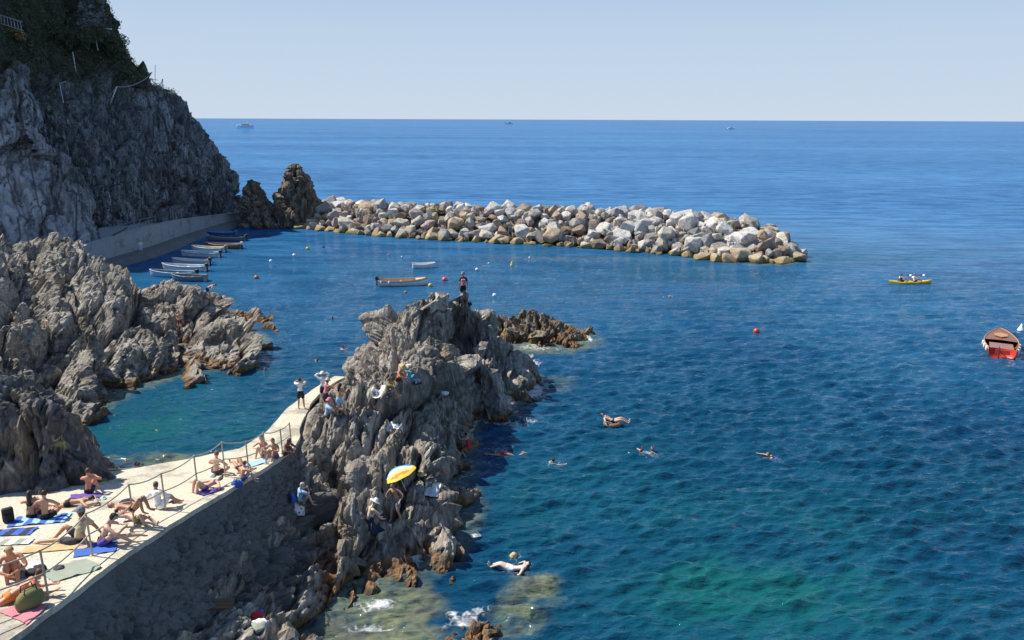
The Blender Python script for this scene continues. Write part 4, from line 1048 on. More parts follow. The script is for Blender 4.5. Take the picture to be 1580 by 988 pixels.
def with_mat(o, mat):
    if len(o.data.materials) == 0: o.data.materials.append(mat)
    o.material_slots[0].link = 'OBJECT'; o.material_slots[0].material = mat
    return o
def skin_mat(name, c):
    t = NT(name); v = t.obj(); n = t.noise(v, 7, 3)
    col = t.mix(n, tuple(x * .86 for x in c), tuple(min(1, x * 1.1) for x in c))
    return t.done(col, .52, t.bump(t.noise(v, 60, 3), .002), Subsurface_Weight=0.0)
SKIN = {'fair': skin_mat('skin_fair', (.62, .38, .27)), 'tan': skin_mat('skin_tan', (.48, .25, .15)), 'red': skin_mat('skin_sunburnt', (.56, .24, .14)), 'dark': skin_mat('skin_dark', (.22, .11, .07)), 'pale': skin_mat('skin_pale', (.70, .50, .40))}
HAIR = {'black': (.012, .010, .010), 'brown': (.07, .035, .018), 'blond': (.34, .22, .09), 'red': (.22, .075, .03), 'grey': (.40, .39, .38)}
CL = {'white': (.80, .80, .80), 'black': (.015, .015, .018), 'navy': (.02, .025, .06), 'purple': (.13, .07, .32), 'beige': (.58, .46, .30), 'grey': (.20, .21, .22), 'olive': (.20, .19, .07), 'pink': (.55, .20, .24), 'lightblue': (.32, .52, .72),
      'red': (.50, .03, .03), 'maroon': (.13, .02, .02), 'blue': (.04, .12, .45), 'turquoise': (.08, .42, .48), 'straw': (.52, .40, .20), 'orange': (.62, .20, .05), 'darkgrey': (.06, .06, .07), 'greygreen': (.30, .33, .26)}
def cloth(c): return simple('cloth_' + c, CL[c], .85, .16, 5.0, .006)
def hairm(c): return simple('hair_' + c, HAIR[c], .55, .3, 30, .004)
def hat_mesh(kind):
    m = MB()
    if kind == 'cap': m.lathe([(.001, .11), (.05, .105), (.088, .07), (.100, .02), (.101, .0), (.096, .0)], 16); m.box((0, .12, .008), (.13, .10, .012))
    elif kind == 'bucket': m.lathe([(.001, .105), (.07, .10), (.085, .08), (.10, .02), (.155, -.03), (.15, -.035), (.096, .012)], 18)
    else: m.lathe([(.001, .13), (.06, .125), (.085, .09), (.10, .025), (.19, .005), (.215, -.005), (.19, -.003), (.098, .015)], 20)
    return m.mesh('hat', True)
_hats = {}
def person(loc, rz, pose, label, skin='tan', hair='brown', wear=(), long_hair=False, bun=False, hat=None, bald=False, scale=1.0, face=False, group=None, sink=0.0):
    I = body(pose)
    r = thing('person', (loc[0], loc[1], loc[2] - sink), label, 'person', group, math.radians(rz), scale)
    b = with_mat(link('body', I['me'], None, r), SKIN[skin])
    for kind, col in wear:
        nm = {'briefs': 'swim_briefs', 'bra': 'bikini_top', 'trunks': 'swim_trunks', 'long_shirt': 'shirt'}.get(kind, kind)
        with_mat(link(nm, garment(pose, kind), None, r), cloth(col))
    if not bald:
        h = with_mat(link('hair', garment(pose, 'hair', .013), None, r), hairm(hair))
    hc = Vector(I['hc']); H = Vector(I['H']); F = Vector(I['F'])
    if long_hair:
        m = MB(); down = (I['uc'] - hc).normalized(); bk = -F
        m.tube([hc + bk * .06 + H * .06, hc + bk * .095, hc + bk * .10 + down * .12, hc + bk * .105 + down * .24, hc + bk * .10 + down * .36], [.05, .075, .075, .06, .02], 10)
        m.build('long_hair', hairm(hair), r, True)
    if bun:
        m = MB(); m.sphere(tuple(hc + H * .13 - F * .05), .048, 10); m.build('hair_bun', hairm(hair), r, True)
    if hat:
        kind, col = hat
        if kind not in _hats: _hats[kind] = hat_mesh(kind)
        o = link('hat', _hats[kind], None, r); with_mat(o, cloth(col))
        S_ = F.cross(H); M = Matrix((S_, F, H)).transposed(); o.rotation_euler = M.to_euler(); o.location = hc + H * .035
    if face:
        S_ = F.cross(H)
        for s in (-1, 1):
            m = MB(); m.sphere(tuple(hc + F * .088 + S_ * s * .033 + H * .012), .010, 8); m.build('eye', simple('eye_dark', (.05, .03, .02), .2), r, True)
    return r
def towel(px, py, w, l, rz, color, label, stripe=None, lift=.018, loc=None, crumple=.024, seed=0, name='towel', cat='towel'):
    c = loc if loc is not None else hit(px, py)
    nu, nv = max(8, int(w / .09)), max(10, int(l / .09)); a = math.radians(rz)
    vs = np.zeros((nu, nv, 3))
    for i in range(nu):
        for j in range(nv):
            x = (i / (nu - 1) - .5) * w; y = (j / (nv - 1) - .5) * l
            X = c.x + x * math.cos(a) - y * math.sin(a); Y = c.y + x * math.sin(a) + y * math.cos(a)
            if c.z > 2 and c.y < 33 and c.x < pr(c.y) + .05: X = min(X, float(pr(Y)) - .08)
            vs[i, j] = (X - c.x, Y - c.y, drop(X, Y, c.z + 1.0) - c.z)
    n = fbm(vs.reshape(-1, 3) * 4.5 + seed * 3.3, 3, 700 + seed).reshape(nu, nv)
    z = vs[..., 2]; z = np.clip(z, np.median(z) - .22, np.median(z) + .22)
    vs[..., 2] = z + lift + np.abs(n) * crumple * 3
    vs[..., 0] += n * crumple * 2; vs[..., 1] += np.roll(n, 3) * crumple * 2
    t_ = np.stack((vs.reshape(-1, 3), vs.reshape(-1, 3) - [0, 0, .012])).reshape(-1, 3)
    q = grid_quads(nu, nv); me = np_mesh(name, t_, np.vstack((q, q[:, ::-1] + nu * nv)), True)
    mats = [cloth(color)] + ([cloth(stripe)] if stripe else [])
    o = link(name, me, mats)
    if stripe:
        mi = np.zeros(len(me.polygons), np.int32); nq = len(q); col = (np.arange(nq) % (nv - 1)); mi[:nq] = (col // 2) % 2; mi[nq:] = mi[:nq]; me.polygons.foreach_set('material_index', mi)
    o.location = c; tag(o, label, cat); return o
def pile(px, py, cols, label, size=.28, seed=0, name='clothes_pile', cat='clothes', parts=('garment',) , flat=.45):
    c = hit(px, py); t_ = thing(name, c, label, cat)
    g_ = np.random.default_rng(800 + seed)
    for k, col in enumerate(cols):
        nu, nv = 26, 14; P = np.zeros((nu, nv, 3)); 
        for i in range(nu):
            for j in range(nv):
                th = PI * j / (nv - 1); q = 2 * PI * i / nu; P[i, j] = (math.sin(th) * math.cos(q), math.sin(th) * math.sin(q), math.cos(th) * flat)
        p = P.reshape(-1, 3); s = size * g_.uniform(.6, 1.0)
        p = p * (1 + .45 * fbm(p * 2.2 + k * 9 + seed, 4, 810 + seed + k)[:, None]) * s + np.array([g_.uniform(-1, 1) * size * .6, g_.uniform(-1, 1) * size * .6, s * flat * .7 + k * .02])
        link(parts[k % len(parts)], np_mesh('g', p, grid_quads(nu, nv, True), True), cloth(col), t_)
    return t_
def backpack(loc, rz, col, label, scale=1.0, tilt=0.0, parent=None, strap=True):
    t_ = thing('backpack', loc, label, 'backpack', None, math.radians(rz), scale) if parent is None else parent
    m = MB(); m.box((0, 0, .24), (.30, .18, .44)); o = m.build('pack_body', cloth(col), t_); b_ = o.modifiers.new('b', 'BEVEL'); b_.width = .06; b_.segments = 3
    m = MB(); m.box((0, -.115, .17), (.22, .07, .22)); o = m.build('pocket', cloth(col), t_); b_ = o.modifiers.new('b', 'BEVEL'); b_.width = .025; b_.segments = 2
    for s in (-1, 1):
        m = MB(); m.tube([(s * .09, .08, .44), (s * .11, .16, .36), (s * .11, .15, .18), (s * .10, .09, .06)], .018, 6); m.build('strap', cloth('black'), t_)
    if tilt: t_.rotation_euler[0] = tilt
    return t_
# ================================================================== TERRACE RAILING
M_RAIL = simple('weathered_rail', (.42, .36, .27), .55, .25, 8, .002, .0)
posts_px = [(-28, 1000, -14, 925), (75, 922, 68, 850), (143, 858, 136, 793), (208, 812, 202, 748), (256, 787, 252, 731), (306, 760, 303, 704), (348, 736, 345, 683), (384, 727, 381, 682), (411, 716, 408, 668), (436, 700, 434, 663), (455, 698, 453, 655)]
rail_t = None; tops = []; mids = []; bases = []
for i, (bx_, by_, tx_, ty_) in enumerate(posts_px):
    b = hit(bx_, by_) if bx_ > 0 else Vector((-11.6, 14.6, float(prom_z(14.6))))
    if b.z < 1.8 or b.x > pr(b.y) - .03:
        # slide onto the terrace edge
        b.x = float(pr(b.y)) - .12; b.z = float(prom_z(b.y))
    b.z = drop(b.x, b.y, b.z + .6)
    h = float(np.clip(Q(tx_, ty_, b.y)[2] - b.z, 1.0, 1.35)) if bx_ > 0 else 1.25
    bases.append(b); tops.append(b + Vector((-.03, 0, h))); mids.append(b + Vector((-.015, 0, h * .52)))
rail_t = thing('railing', bases[1], 'rusty two-bar handrail on thin posts along the outer edge of the terrace', 'railing')
def loc_(p): return tuple(Vector(p) - bases[1])
for b, t_ in zip(bases, tops):
    m = MB(); m.tube([loc_(b - Vector((0, 0, .05))), loc_(t_ + Vector((0, 0, .03)))], .026, 8); p_ = m.build('post', M_RAIL, rail_t)
    m = MB(); m.box(loc_(b + Vector((0, 0, .006))), (.16, .16, .02)); m.build('foot_plate', M_RAIL, rail_t)
for arr_, sag in ((tops, .10), (mids, .07)):
    for a, b in zip(arr_[:-1], arr_[1:]):
        m = MB(); m.tube([loc_(a.lerp(b, k / 6) - Vector((0, 0, sag * 4 * (k / 6) * (1 - k / 6) * min(1, (b - a).length / 2)))) for k in range(7)], .020, 7); m.build('rail', M_RAIL, rail_t, True)
# rope across the cove
ra = hit(96, 719); rb2 = Vector(Q(300, 706, 29.5)); m = MB()
m.tube([tuple(ra.lerp(rb2, k / 14) - ra - Vector((0, 0, .28 * 4 * (k / 14) * (1 - k / 14)))) for k in range(15)], .014, 6)
o = m.build('mooring_rope', simple('rope', (.55, .52, .45), .9), None, True); o.location = ra; tag(o, 'pale slack rope strung from the rock pillar towards the terrace', 'rope')

# ================================================================== PEOPLE ON THE TERRACE
def G(px, py, lift=0.0):
    p = hit(px, py); p.z += lift; return p
towel(48, 945, .7, 1.3, 60, 'pink', 'pink and mauve towel under the reclining sunburnt person at the bottom left corner', seed=1)
person(G(18, 928), -55, 'lie_prop', 'sunburnt person in orange swimwear lying on the pink towel at the bottom left corner', 'red', 'brown', (('briefs', 'orange'),), scale=1.12, face=True)
def bag(px, py, col, label, s=1.0, rz=20):
    c = hit(px, py); t_ = thing('beach_bag', c, label, 'bag', None, math.radians(rz), s)
    m = MB(); vs = []
    prof = [(.10, 0), (.19, .03), (.21, .12), (.18, .24), (.12, .31), (.06, .335)]
    m.lathe(prof, 16, sx=1.25, sy=.75); m.build('bag_body', cloth(col), t_, True)
    for s_ in (-1, 1):
        m = MB(); m.tube([(-.12, s_ * .05, .26), (-.09, s_ * .07, .42), (.09, s_ * .07, .42), (.12, s_ * .05, .26)], .012, 6); m.build('handle', cloth('black'), t_, True)
    return t_
bag(48, 936, 'olive', 'bulging brown beach bag lying on the pink towel beside the railing', 1.25, 60)
person(G(22, 888), -150, 'sit_hug', 'blond sunburnt boy sitting hunched behind the handrail at the left edge', 'red', 'blond', (('trunks', 'darkgrey'),), scale=1.18, face=True)
pile(45, 886, ['grey', 'black', 'white'], 'heap of grey, black and white clothes beside the blond boy', .30, 1)
towel(110, 880, 1.0, 1.15, -40, 'greygreen', 'pale green towel spread on the terrace between two handrail posts', seed=2)
pile(92, 878, ['darkgrey'], 'small dark crumpled garment on the pale green towel', .16, 3)
towel(88, 846, .5, 1.6, -75, 'straw', 'straw coloured mat under the cap-wearing sitter', seed=3)
person(G(122, 838), 88, 'sit_back', 'person in beige top leaning back with legs stretched out on the straw mat', 'tan', 'brown', (('shirt', 'beige'), ('shorts', 'darkgrey')), hat=('cap', 'grey'), scale=1.2, face=True)
towel(148, 848, .85, 1.0, -65, 'blue', 'bright blue towel under the dark haired sunbather by the handrail', seed=4)
person(G(158, 842), -70, 'sit_read', 'dark haired person in purple swimwear hunched over a book on the bright blue towel', 'fair', 'black', (('trunks', 'purple'),), bun=True, scale=1.15, face=True)
m = MB(); m.box((0, -.055, .0), (.15, .11, .016), rot=Matrix.Rotation(.25, 3, 'X')); m.box((0, .055, .0), (.15, .11, .016), rot=Matrix.Rotation(-.25, 3, 'X'))
o = m.build('book', cloth('white')); o.location = G(189, 822, .34); tag(o, 'open white book held by the reader on the bright blue towel', 'book')
person(G(212, 806), -120, 'lie_back_arms', 'dark haired person lying on the back with the head towards the handrail', 'fair', 'black', (('trunks', 'olive'),), scale=.95, face=True)
person(G(246, 786), -20, 'sit_side', 'person in a loose white shirt sitting with the back to us behind the handrail', 'tan', 'brown', (('long_shirt', 'white'), ('shorts', 'white')), scale=1.02)
person(G(206, 790), -95, 'lie_back_knees', 'sunbather lying with bent knees raised behind the second handrail post', 'tan', 'brown', (('briefs', 'black'),))
pile(190, 783, ['navy', 'white', 'red', 'black'], 'heap of navy, white and red bathing things on the terrace', .26, 4)
towel(190, 793, .55, 1.0, -60, 'white', 'white towel beside the heap of bathing things', seed=6)
towel(62, 803, .85, 1.5, -75, 'blue', 'blue towel in the shade of the rock pillar', stripe='lightblue', seed=7)
person(G(50, 800), 15, 'sit_knees', 'long haired person seen from behind sitting in the shade on the blue towel', 'tan', 'black', (('bra', 'black'), ('briefs', 'black')), long_hair=True)
person(G(71, 801), 10, 'sit_cross', 'bare backed dark haired person sitting in the shade, right of the long haired sitter', 'tan', 'black', (('trunks', 'black'),), scale=1.02)
towel(20, 822, .6, 1.1, -80, 'navy', 'dark blue patterned towel at the left edge in the shade', stripe='blue', seed=8)
towel(12, 838, .5, 1.2, -80, 'greygreen', 'pale striped towel at the left edge below the dark blue one', stripe='white', seed=9)
backpack(G(14, 806), 40, 'black', 'black backpack lying at the left edge against the rock', 1.0)
person(G(108, 781), -80, 'lie_prone', 'person lying face down in the shade beside the two bare backs', 'tan', 'black', (('briefs', 'black'),))
towel(133, 766, .5, .9, -75, 'purple', 'dark purple towel under the lone bare back by the cove', seed=10)
person(G(138, 762), 5, 'sit_knees', 'lone bare backed person sitting at the cove edge of the terrace', 'red', 'brown', (('trunks', 'navy'),))
person(G(316, 757), 150, 'lie_back_knees', 'sunbather with both knees bent up on the terrace edge by a handrail post', 'fair', 'brown', (('briefs', 'purple'),), scale=1.02)
towel(322, 759, .5, .8, -30, 'purple', 'small mauve towel under the bent knees at the terrace edge', seed=11)
person(G(334, 733), -15, 'sit_cross', 'red haired bare backed person sitting and looking over the cove', 'fair', 'red', (('trunks', 'darkgrey'),), scale=1.02)
m = _h = hat_mesh('cap'); o = link('cap', _h, cloth('white')); o.location = G(327, 736, .02); tag(o, 'white cap lying on the terrace beside the red haired sitter', 'cap')
person(G(372, 727), 40, 'lie_back_arms', 'person lying on the terrace, arms behind head, left of the pale blue towel', 'red', 'brown', (('briefs', 'navy'),), scale=.95, face=True)
towel(392, 716, .55, 1.0, -35, 'lightblue', 'pale blue towel on the terrace near the end of the handrail', seed=12)
person(G(374, 742), -60, 'sit_ledge_up', 'person with bent legs sitting on the very edge of the terrace wall', 'fair', 'brown', (('trunks', 'blue'),), scale=.85)
bag(366, 752, 'blue', 'blue drawstring bag on the edge of the terrace wall', .8, 10)
person(G(407, 703), 170, 'sit_knees', 'long haired person facing us, leftmost of the group at the end of the handrail', 'fair', 'brown', (('swimsuit', 'pink'),), long_hair=True, face=True)
person(G(425, 707), 165, 'sit_knees', 'black haired person in purple trunks in the middle of the group at the handrail end', 'tan', 'black', (('trunks', 'purple'),), face=True)
person(G(440, 704), -120, 'sit_hug', 'darkly tanned person curled up, rightmost of the group at the handrail end', 'dark', 'black', (('trunks', 'darkgrey'),))
towel(446, 703, .35, .5, -20, 'purple', 'folded lilac towel beside the curled up tanned sitter', seed=13)
# on the footpath
person(G(465, 631), 12, 'stand_photo', 'person in a white shirt and black shorts standing on the footpath taking a picture', 'tan', 'black', (('shirt', 'white'), ('shorts', 'black')), scale=.93)
person(G(500, 622), 20, 'stand_arms_up', 'person in white top and hat raising both arms where the footpath meets the rock', 'fair', 'brown', (('long_shirt', 'white'), ('shorts', 'navy')), hat=('bucket', 'white'), scale=.9)
person(G(505, 636), -30, 'stand_reach', 'person in pink top and straw hat climbing onto the rock from the footpath', 'tan', 'brown', (('vest', 'pink'), ('shorts', 'navy')), hat=('bucket', 'straw'), scale=.92)
person(G(525, 641), -20, 'stand_reach', 'person in pale blue shorts leaning on the rock above the footpath', 'tan', 'black', (('shorts', 'lightblue'),), scale=.88, long_hair=True)
person(G(505, 645), -70, 'sit_knees', 'person in pale blue shirt and pink hat sitting beside the footpath', 'fair', 'brown', (('shirt', 'lightblue'), ('trunks', 'darkgrey')), hat=('bucket', 'pink'), scale=1.0)
# on the main outcrop
towel(588, 606, .4, .8, -60, 'white', 'white towel draped over the rock under the olive shirted sitter', seed=14)
person(G(597, 611), -70, 'sit_ledge_up', 'person in an olive shirt and purple shorts sitting halfway up the rock', 'tan', 'brown', (('shirt', 'olive'), ('trunks', 'purple')), scale=1.0)
towel(628, 581, .35, .6, -30, 'turquoise', 'turquoise towel crumpled in a hollow of the rock', seed=15)
person(G(614, 589), -120, 'sit_hug', 'sunburnt person in a straw hat crouching in a hollow near the rock top', 'red', 'brown', (('trunks', 'maroon'),), hat=('straw', 'straw'), scale=1.0)
pile(640, 592, ['navy', 'white', 'turquoise'], 'bundle of navy and white clothes in the hollow of the rock', .26, 7)
pile(632, 567, ['white', 'straw'], 'white and yellow beach things propped high on the rock', .22, 8)
towel(607, 657, .35, .75, -70, 'white', 'white towel spread alone on the middle of the rock', seed=16)
pile(683, 608, ['white', 'turquoise'], 'pale mint cloth bundle on the rock near the dark chasm', .24, 9)
towel(668, 738, .55, .9, -10, 'white', 'white towel hanging over the rock ledge under the seated reader', seed=17)
person(G(671, 736), -50, 'sit_hug', 'bare skinned person reading with knees drawn up on the white towel', 'red', 'brown', (('trunks', 'beige'),), scale=1.0)
hm_ = hat_mesh('straw'); o = link('straw_hat', hm_, cloth('straw')); o.location = G(651, 733, .02); tag(o, 'straw hat lying on the rock between the umbrella and the white towel', 'hat')
person(G(612, 803), 160, 'stand_lean', 'stout bare chested man in grey shorts standing in front of the colourful umbrella', 'tan', 'brown', (('shorts', 'grey'),), scale=.98, face=True)
person(G(568, 806), -60, 'sit_hug', 'pale person in a wide white hat sitting low, left of the standing man', 'pale', 'blond', (('trunks', 'navy'), ('vest', 'beige')), hat=('straw', 'white'), scale=1.02)
towel(578, 812, .5, .6, -50, 'navy', 'dark blue cloth draped on the rock under the white hatted sitter', seed=18)
p_ = person(G(462, 778), -60, 'sit_ledge_up', 'grey haired person in pale blue sitting on shaded rock under the terrace', 'fair', 'grey', (('shirt', 'lightblue'), ('shorts', 'grey')), scale=1.0)
backpack(G(452, 776), 120, 'blue', 'blue backpack behind the grey haired sitter on the shaded rock', .8)
towel(462, 786, .35, .4, 10, 'white', 'small white cloth beside the grey haired sitter on the shaded rock', seed=20)
pile(395, 950, ['blue', 'red'], 'red and blue clothes bundle in the dark gully at the bottom', .28, 11)
pile(402, 968, ['white', 'greygreen'], 'white crumpled towel just below the red and blue bundle', .26, 12)
m = MB()
for k in range(3): m.box((0, .13 * (k - 1), .03), (.95, .115, .04))
o = m.build('plank', simple('old_wood', (.16, .09, .045), .85, .3)); o.location = G(335, 936, .06); o.rotation_euler = (.25, .1, .2); tag(o, 'old brown plank wedged in the dark gully below the sea wall', 'plank')
# man on the summit with a backpack
pk = hit_rock(715, 464)
person(pk, 20, 'stand', 'hiker in black shorts with a pale backpack standing on the summit of the rock', 'tan', 'grey', (('shirt', 'black'), ('shorts', 'black')), scale=1.0, hat=('bucket', 'grey'))
backpack((pk.x + .02, pk.y - .20, pk.z + .92), 20, 'pink', 'pale pinkish backpack on the back of the hiker on the summit', .9)
bag(724, 472, 'black', 'small black bag hanging at the side of the hiker on the summit', .7)
# left headland
person(G(76, 526), -35, 'stand', 'pale swimmer in light trunks standing on the left rocks above the dark cleft', 'pale', 'brown', (('trunks', 'greygreen'),), scale=.97)
person(G(279, 512), 160, 'stand_hips', 'person in dark red trunks with hands on hips standing on the flat left rock', 'fair', 'brown', (('trunks', 'maroon'),), scale=.97)
person(G(323, 462), -70, 'bend', 'swimmer bent forward at the tip of the left rocks, about to dive', 'tan', 'brown', (('trunks', 'black'),), scale=1.0)
# at the water under the chasm
person(sea(722, 703) + Vector((0, 0, -.1)), 60, 'climb', 'swimmer in red holding a rope at the foot of the dark chasm', 'tan', 'black', (('swimsuit', 'red'),), scale=.95)
m = MB(); a = hit(697, 655); b = sea(712, 694); m.tube([(0, 0, 0), tuple((b - a) * .5 + Vector((0, 0, -.1))), tuple(b - a)], .03, 7)
o = m.build('climbing_rail', simple('steel', (.45, .45, .45), .35, .1, 8, .001, .9)); o.location = a; tag(o, 'thin grab rail leaning down the rock into the water', 'rail')

# ================================================================== UMBRELLA
uc_ = hit(616, 755); ut = thing('beach_umbrella', uc_, 'multicoloured beach umbrella tilted low on the rock behind the stout man', 'umbrella')
tilt = Matrix.Rotation(math.radians(-4), 3, 'X') @ Matrix.Rotation(math.radians(-22), 3, 'Y')
stripe_cols = ['orange', 'straw', 'white', 'lightblue', 'turquoise', 'white', 'straw', 'orange']
UC = [simple('canopy_yellow', (.80, .48, .04), .7), simple('canopy_orange', (.75, .22, .03), .7), simple('canopy_white', (.82, .82, .78), .7), simple('canopy_blue', (.10, .36, .72), .7), simple('canopy_teal', (.02, .40, .42), .7), simple('canopy_lemon', (.82, .68, .15), .7)]
Rr_ = .74
for gk in range(8):
    nu, nv = 9, 12; vs = []; fs = []; mi = []
    for i in range(nu + 1):
        q = 2 * PI * (gk + i / nu) / 8; sag = math.sin(PI * i / nu)
        for j in range(nv + 1):
            rr = j / nv * Rr_ * (1 - .045 * sag * (j / nv)); zz_ = .30 * (1 - (rr / Rr_) ** 1.7) - .02 * sag * (j / nv)
            vs.append(tuple(tilt @ Vector((rr * math.cos(q), rr * math.sin(q), zz_))))
    for i in range(nu):
        for j in range(nv):
            a_ = i * (nv + 1) + j; fs.append((a_, a_ + nv + 1, a_ + nv + 2, a_ + 1))
            q = 2 * PI * (gk + (i + .5) / nu) / 8; rr = (j + .5) / nv * Rr_
            x = rr * math.sin(q - .35)
            if j >= nv - 2: m_i = 0
            else: m_i = [0, 1, 5, 2, 3, 4, 2, 5, 1][int(min(8, max(0, (x + Rr_) / (2 * Rr_) * 9)))]
            mi.append(m_i)
    me = bpy.data.meshes.new('canopy_panel'); me.from_pydata(vs, [], fs); me.polygons.foreach_set('material_index', mi); me.update()
    o = link('canopy_panel', me, UC, ut); o.location = (0, 0, .62); s_ = o.modifiers.new('s', 'SOLIDIFY'); s_.thickness = .004
    m = MB(); q = 2 * PI * gk / 8; m.tube([tuple(tilt @ Vector((rr * math.cos(q), rr * math.sin(q), .30 * (1 - (rr / Rr_) ** 1.7) - .012))) for rr in (0, .25, .5, .74)], .005, 5); o = m.build('rib', simple('steel', (.45, .45, .45), .35), ut); o.location = (0, 0, .62)
m = MB(); m.tube([tuple(Vector((0, 0, .62)) + tilt @ Vector((0, 0, .36))), tuple(Vector((0, 0, .62)) + tilt @ Vector((0, 0, -.75)))], .014, 8); m.build('pole', cloth('white'), ut)

for fx_, fy_, col_, rz_, lb_ in ((157, 771, 'turquoise', 30, 'pair of turquoise flip-flops left on the shaded part of the terrace'), (268, 776, 'black', -40, 'pair of black flip-flops beside the sitter in the white shirt')):
    c0 = G(fx_, fy_, .012); t_ = thing('flip_flops', c0, lb_, 'sandals', None, math.radians(rz_))
    for s in (-1, 1):
        m = MB(); m.lathe([(.03, 0), (.05, .004), (.05, .018), (.03, .022)], 12, (s * .08, s * .03, 0), sy=2.5); o = m.build('sole', cloth(col_), t_)
        m = MB(); m.tube([(s * .08 - .045, s * .03 - .02, .02), (s * .08, s * .03 + .06, .055), (s * .08 + .045, s * .03 - .02, .02)], .008, 5); m.build('strap', cloth('black'), t_)
# ================================================================== SWIMMERS
for (px, py, rz, pose, lb, sk, hr, wear, kw) in [
 (766, 700, 100, 'crawl', 'swimmer in a red top leaving the foot of the rock with an arm stretched out', 'tan', 'black', (('vest', 'red'),), {}),
 (852, 714, -70, 'swim', 'dark haired swimmer alone in the open water right of the outcrop', 'fair', 'black', (), {}),
 (991, 700, 40, 'swim', 'pale swimmer facing a companion, left one of the close pair at sea', 'pale', 'brown', (), {}),
 (1007, 696, 120, 'tread', 'red haired swimmer treading water, right one of the close pair at sea', 'red', 'red', (), {}),
 (1188, 704, 80, 'swim', 'swimmer in a violet suit farthest to the right in the open water', 'fair', 'brown', (('swimsuit', 'purple'),), {}),
 (793, 858, 175, 'swim', 'fair haired swimmer in pink nearest to us beside the outcrop', 'fair', 'blond', (('vest', 'pink'),), dict(hat=('bucket', 'straw'), sink=.10)),
 (795, 876, 75, 'float_back', 'pale swimmer floating with legs up just below the swimmer in pink', 'pale', 'brown', (('trunks', 'white'),), dict(sink=.17)),
 (385, 569, 30, 'tread', 'dark haired bather treading water in the cove, left of the red faced one', 'fair', 'black', (), {}),
 (410, 572, 160, 'tread', 'red faced bather treading water in the cove below the left rocks', 'red', 'brown', (), {}),
 (514, 493, 60, 'swim', 'lone bather in the harbour far behind the rock, under the wooden boat', 'fair', 'black', (), {}),
 (491, 559, 60, 'swim', 'black haired bather beside the footpath, left of another bather', 'fair', 'black', (), {}),
 (528, 538, -40, 'swim', 'bather close to the left flank of the outcrop', 'fair', 'brown', (), {}),
 (1033, 460, 20, 'tread', 'pale bather alone in the open water beyond the harbour mouth', 'pale', 'grey', (), {})]:
    person(sea(px, py), rz, pose, lb, sk, hr, wear, scale=1.05, **kw)
rg_ = sea(945, 655); m = MB(); nR, nr = 28, 12; vs = []
for i in range(nR):
    for j in range(nr):
        a = 2 * PI * i / nR; b = 2 * PI * j / nr; vs.append(((.38 + .13 * math.cos(b)) * math.cos(a), (.38 + .13 * math.cos(b)) * math.sin(a), .13 * math.sin(b) + .06))
m.add(vs, [(i * nr + j, ((i + 1) % nR) * nr + j, ((i + 1) % nR) * nr + (j + 1) % nr, i * nr + (j + 1) % nr) for i in range(nR) for j in range(nr)])
o = m.build('swim_ring', simple('ring_rubber', (.20, .15, .12), .35), None, True); o.location = rg_; tag(o, 'dark inflatable swim ring carrying a bather in the open water', 'swim ring')
person(rg_ + Vector((-.1, .05, .10)), -100, 'float_back', 'bather lying back on the dark swim ring with legs over the side', 'fair', 'black', (('briefs', 'black'),), scale=1.05)

# ================================================================== BUOYS
def buoy(px, py, col, r, label, kind='ball'):
    r *= .82
    c = sea(px, py); m = MB()
    if kind == 'ball': m.sphere((0, 0, r * .35), r, 14)
    elif kind == 'cone': m.lathe([(r, -.05), (r * 1.05, .04), (r * .9, .12), (r * .45, r * 1.3), (.03, r * 2.2)], 12)
    t_ = thing('buoy', c, label, 'buoy', 'mooring buoys')
    m.build('float', col, t_, True); m = MB(); m.tube([(0, 0, r * 1.2), (0, 0, r * 1.65)], r * .12, 6); m.tube([(0, 0, 0), (.1, .1, -.6)], .02, 5); m.build('eye_bolt', cloth('darkgrey'), t_)
BO = {'white': simple('buoy_white', (.8, .8, .8), .4), 'red': simple('buoy_red', (.62, .06, .03), .4), 'orange': simple('buoy_orange', (.40, .16, .07), .4), 'yellow': simple('buoy_yellow', (.52, .46, .08), .4), 'pink': simple('buoy_pink', (.75, .12, .16), .4), 'black': simple('buoy_black', (.03, .03, .03), .4)}
for (px, py, c_, r_, lb, kd) in [
 (396, 430, 'orange', .32, 'dull orange buoy nearest to the moored boats', 'ball'), (418, 404, 'white', .24, 'white buoy above the dull orange one in the harbour', 'ball'),
 (454, 395, 'white', .26, 'white buoy left of the yellow buoy near the dock', 'ball'), (475, 385, 'yellow', .30, 'yellow buoy near the dock end of the breakwater', 'ball'),
 (499, 382, 'black', .22, 'small black buoy right of the yellow buoy by the dock', 'ball'), (664, 442, 'yellow', .28, 'dark banded buoy at the bow of the wooden boat', 'ball'),
 (686, 433, 'pink', .34, 'bright pinkish red buoy between the wooden boat and the hiker', 'ball'), (736, 417, 'white', .24, 'small white buoy right of the hiker, below the breakwater', 'ball'),
 (790, 410, 'yellow', .28, 'yellow upright buoy below the middle of the breakwater', 'cone'), (763, 457, 'white', .24, 'white buoy just right of the hiker on the summit', 'ball'),
 (1167, 513, 'red', .30, 'single round red buoy out in open water', 'ball'), (600, 394, 'pink', .16, 'tiny pink buoy below the left part of the breakwater', 'ball'),
 (626, 452, 'orange', .18, 'low orange float under the wooden boat', 'ball'), (620, 397, 'white', .14, 'tiny white float right of the tiny pink buoy', 'ball'),
 (817, 398, 'white', .14, 'tiny white float close below the breakwater boulders', 'ball'), (1575, 510, 'white', .30, 'white cone shaped buoy at the right edge beyond the red boat', 'cone'),
 (754, 407, 'white', .12, 'tiny white float left of the yellow upright buoy', 'ball')]:
    buoy(px, py, BO[c_], r_, lb, kd)

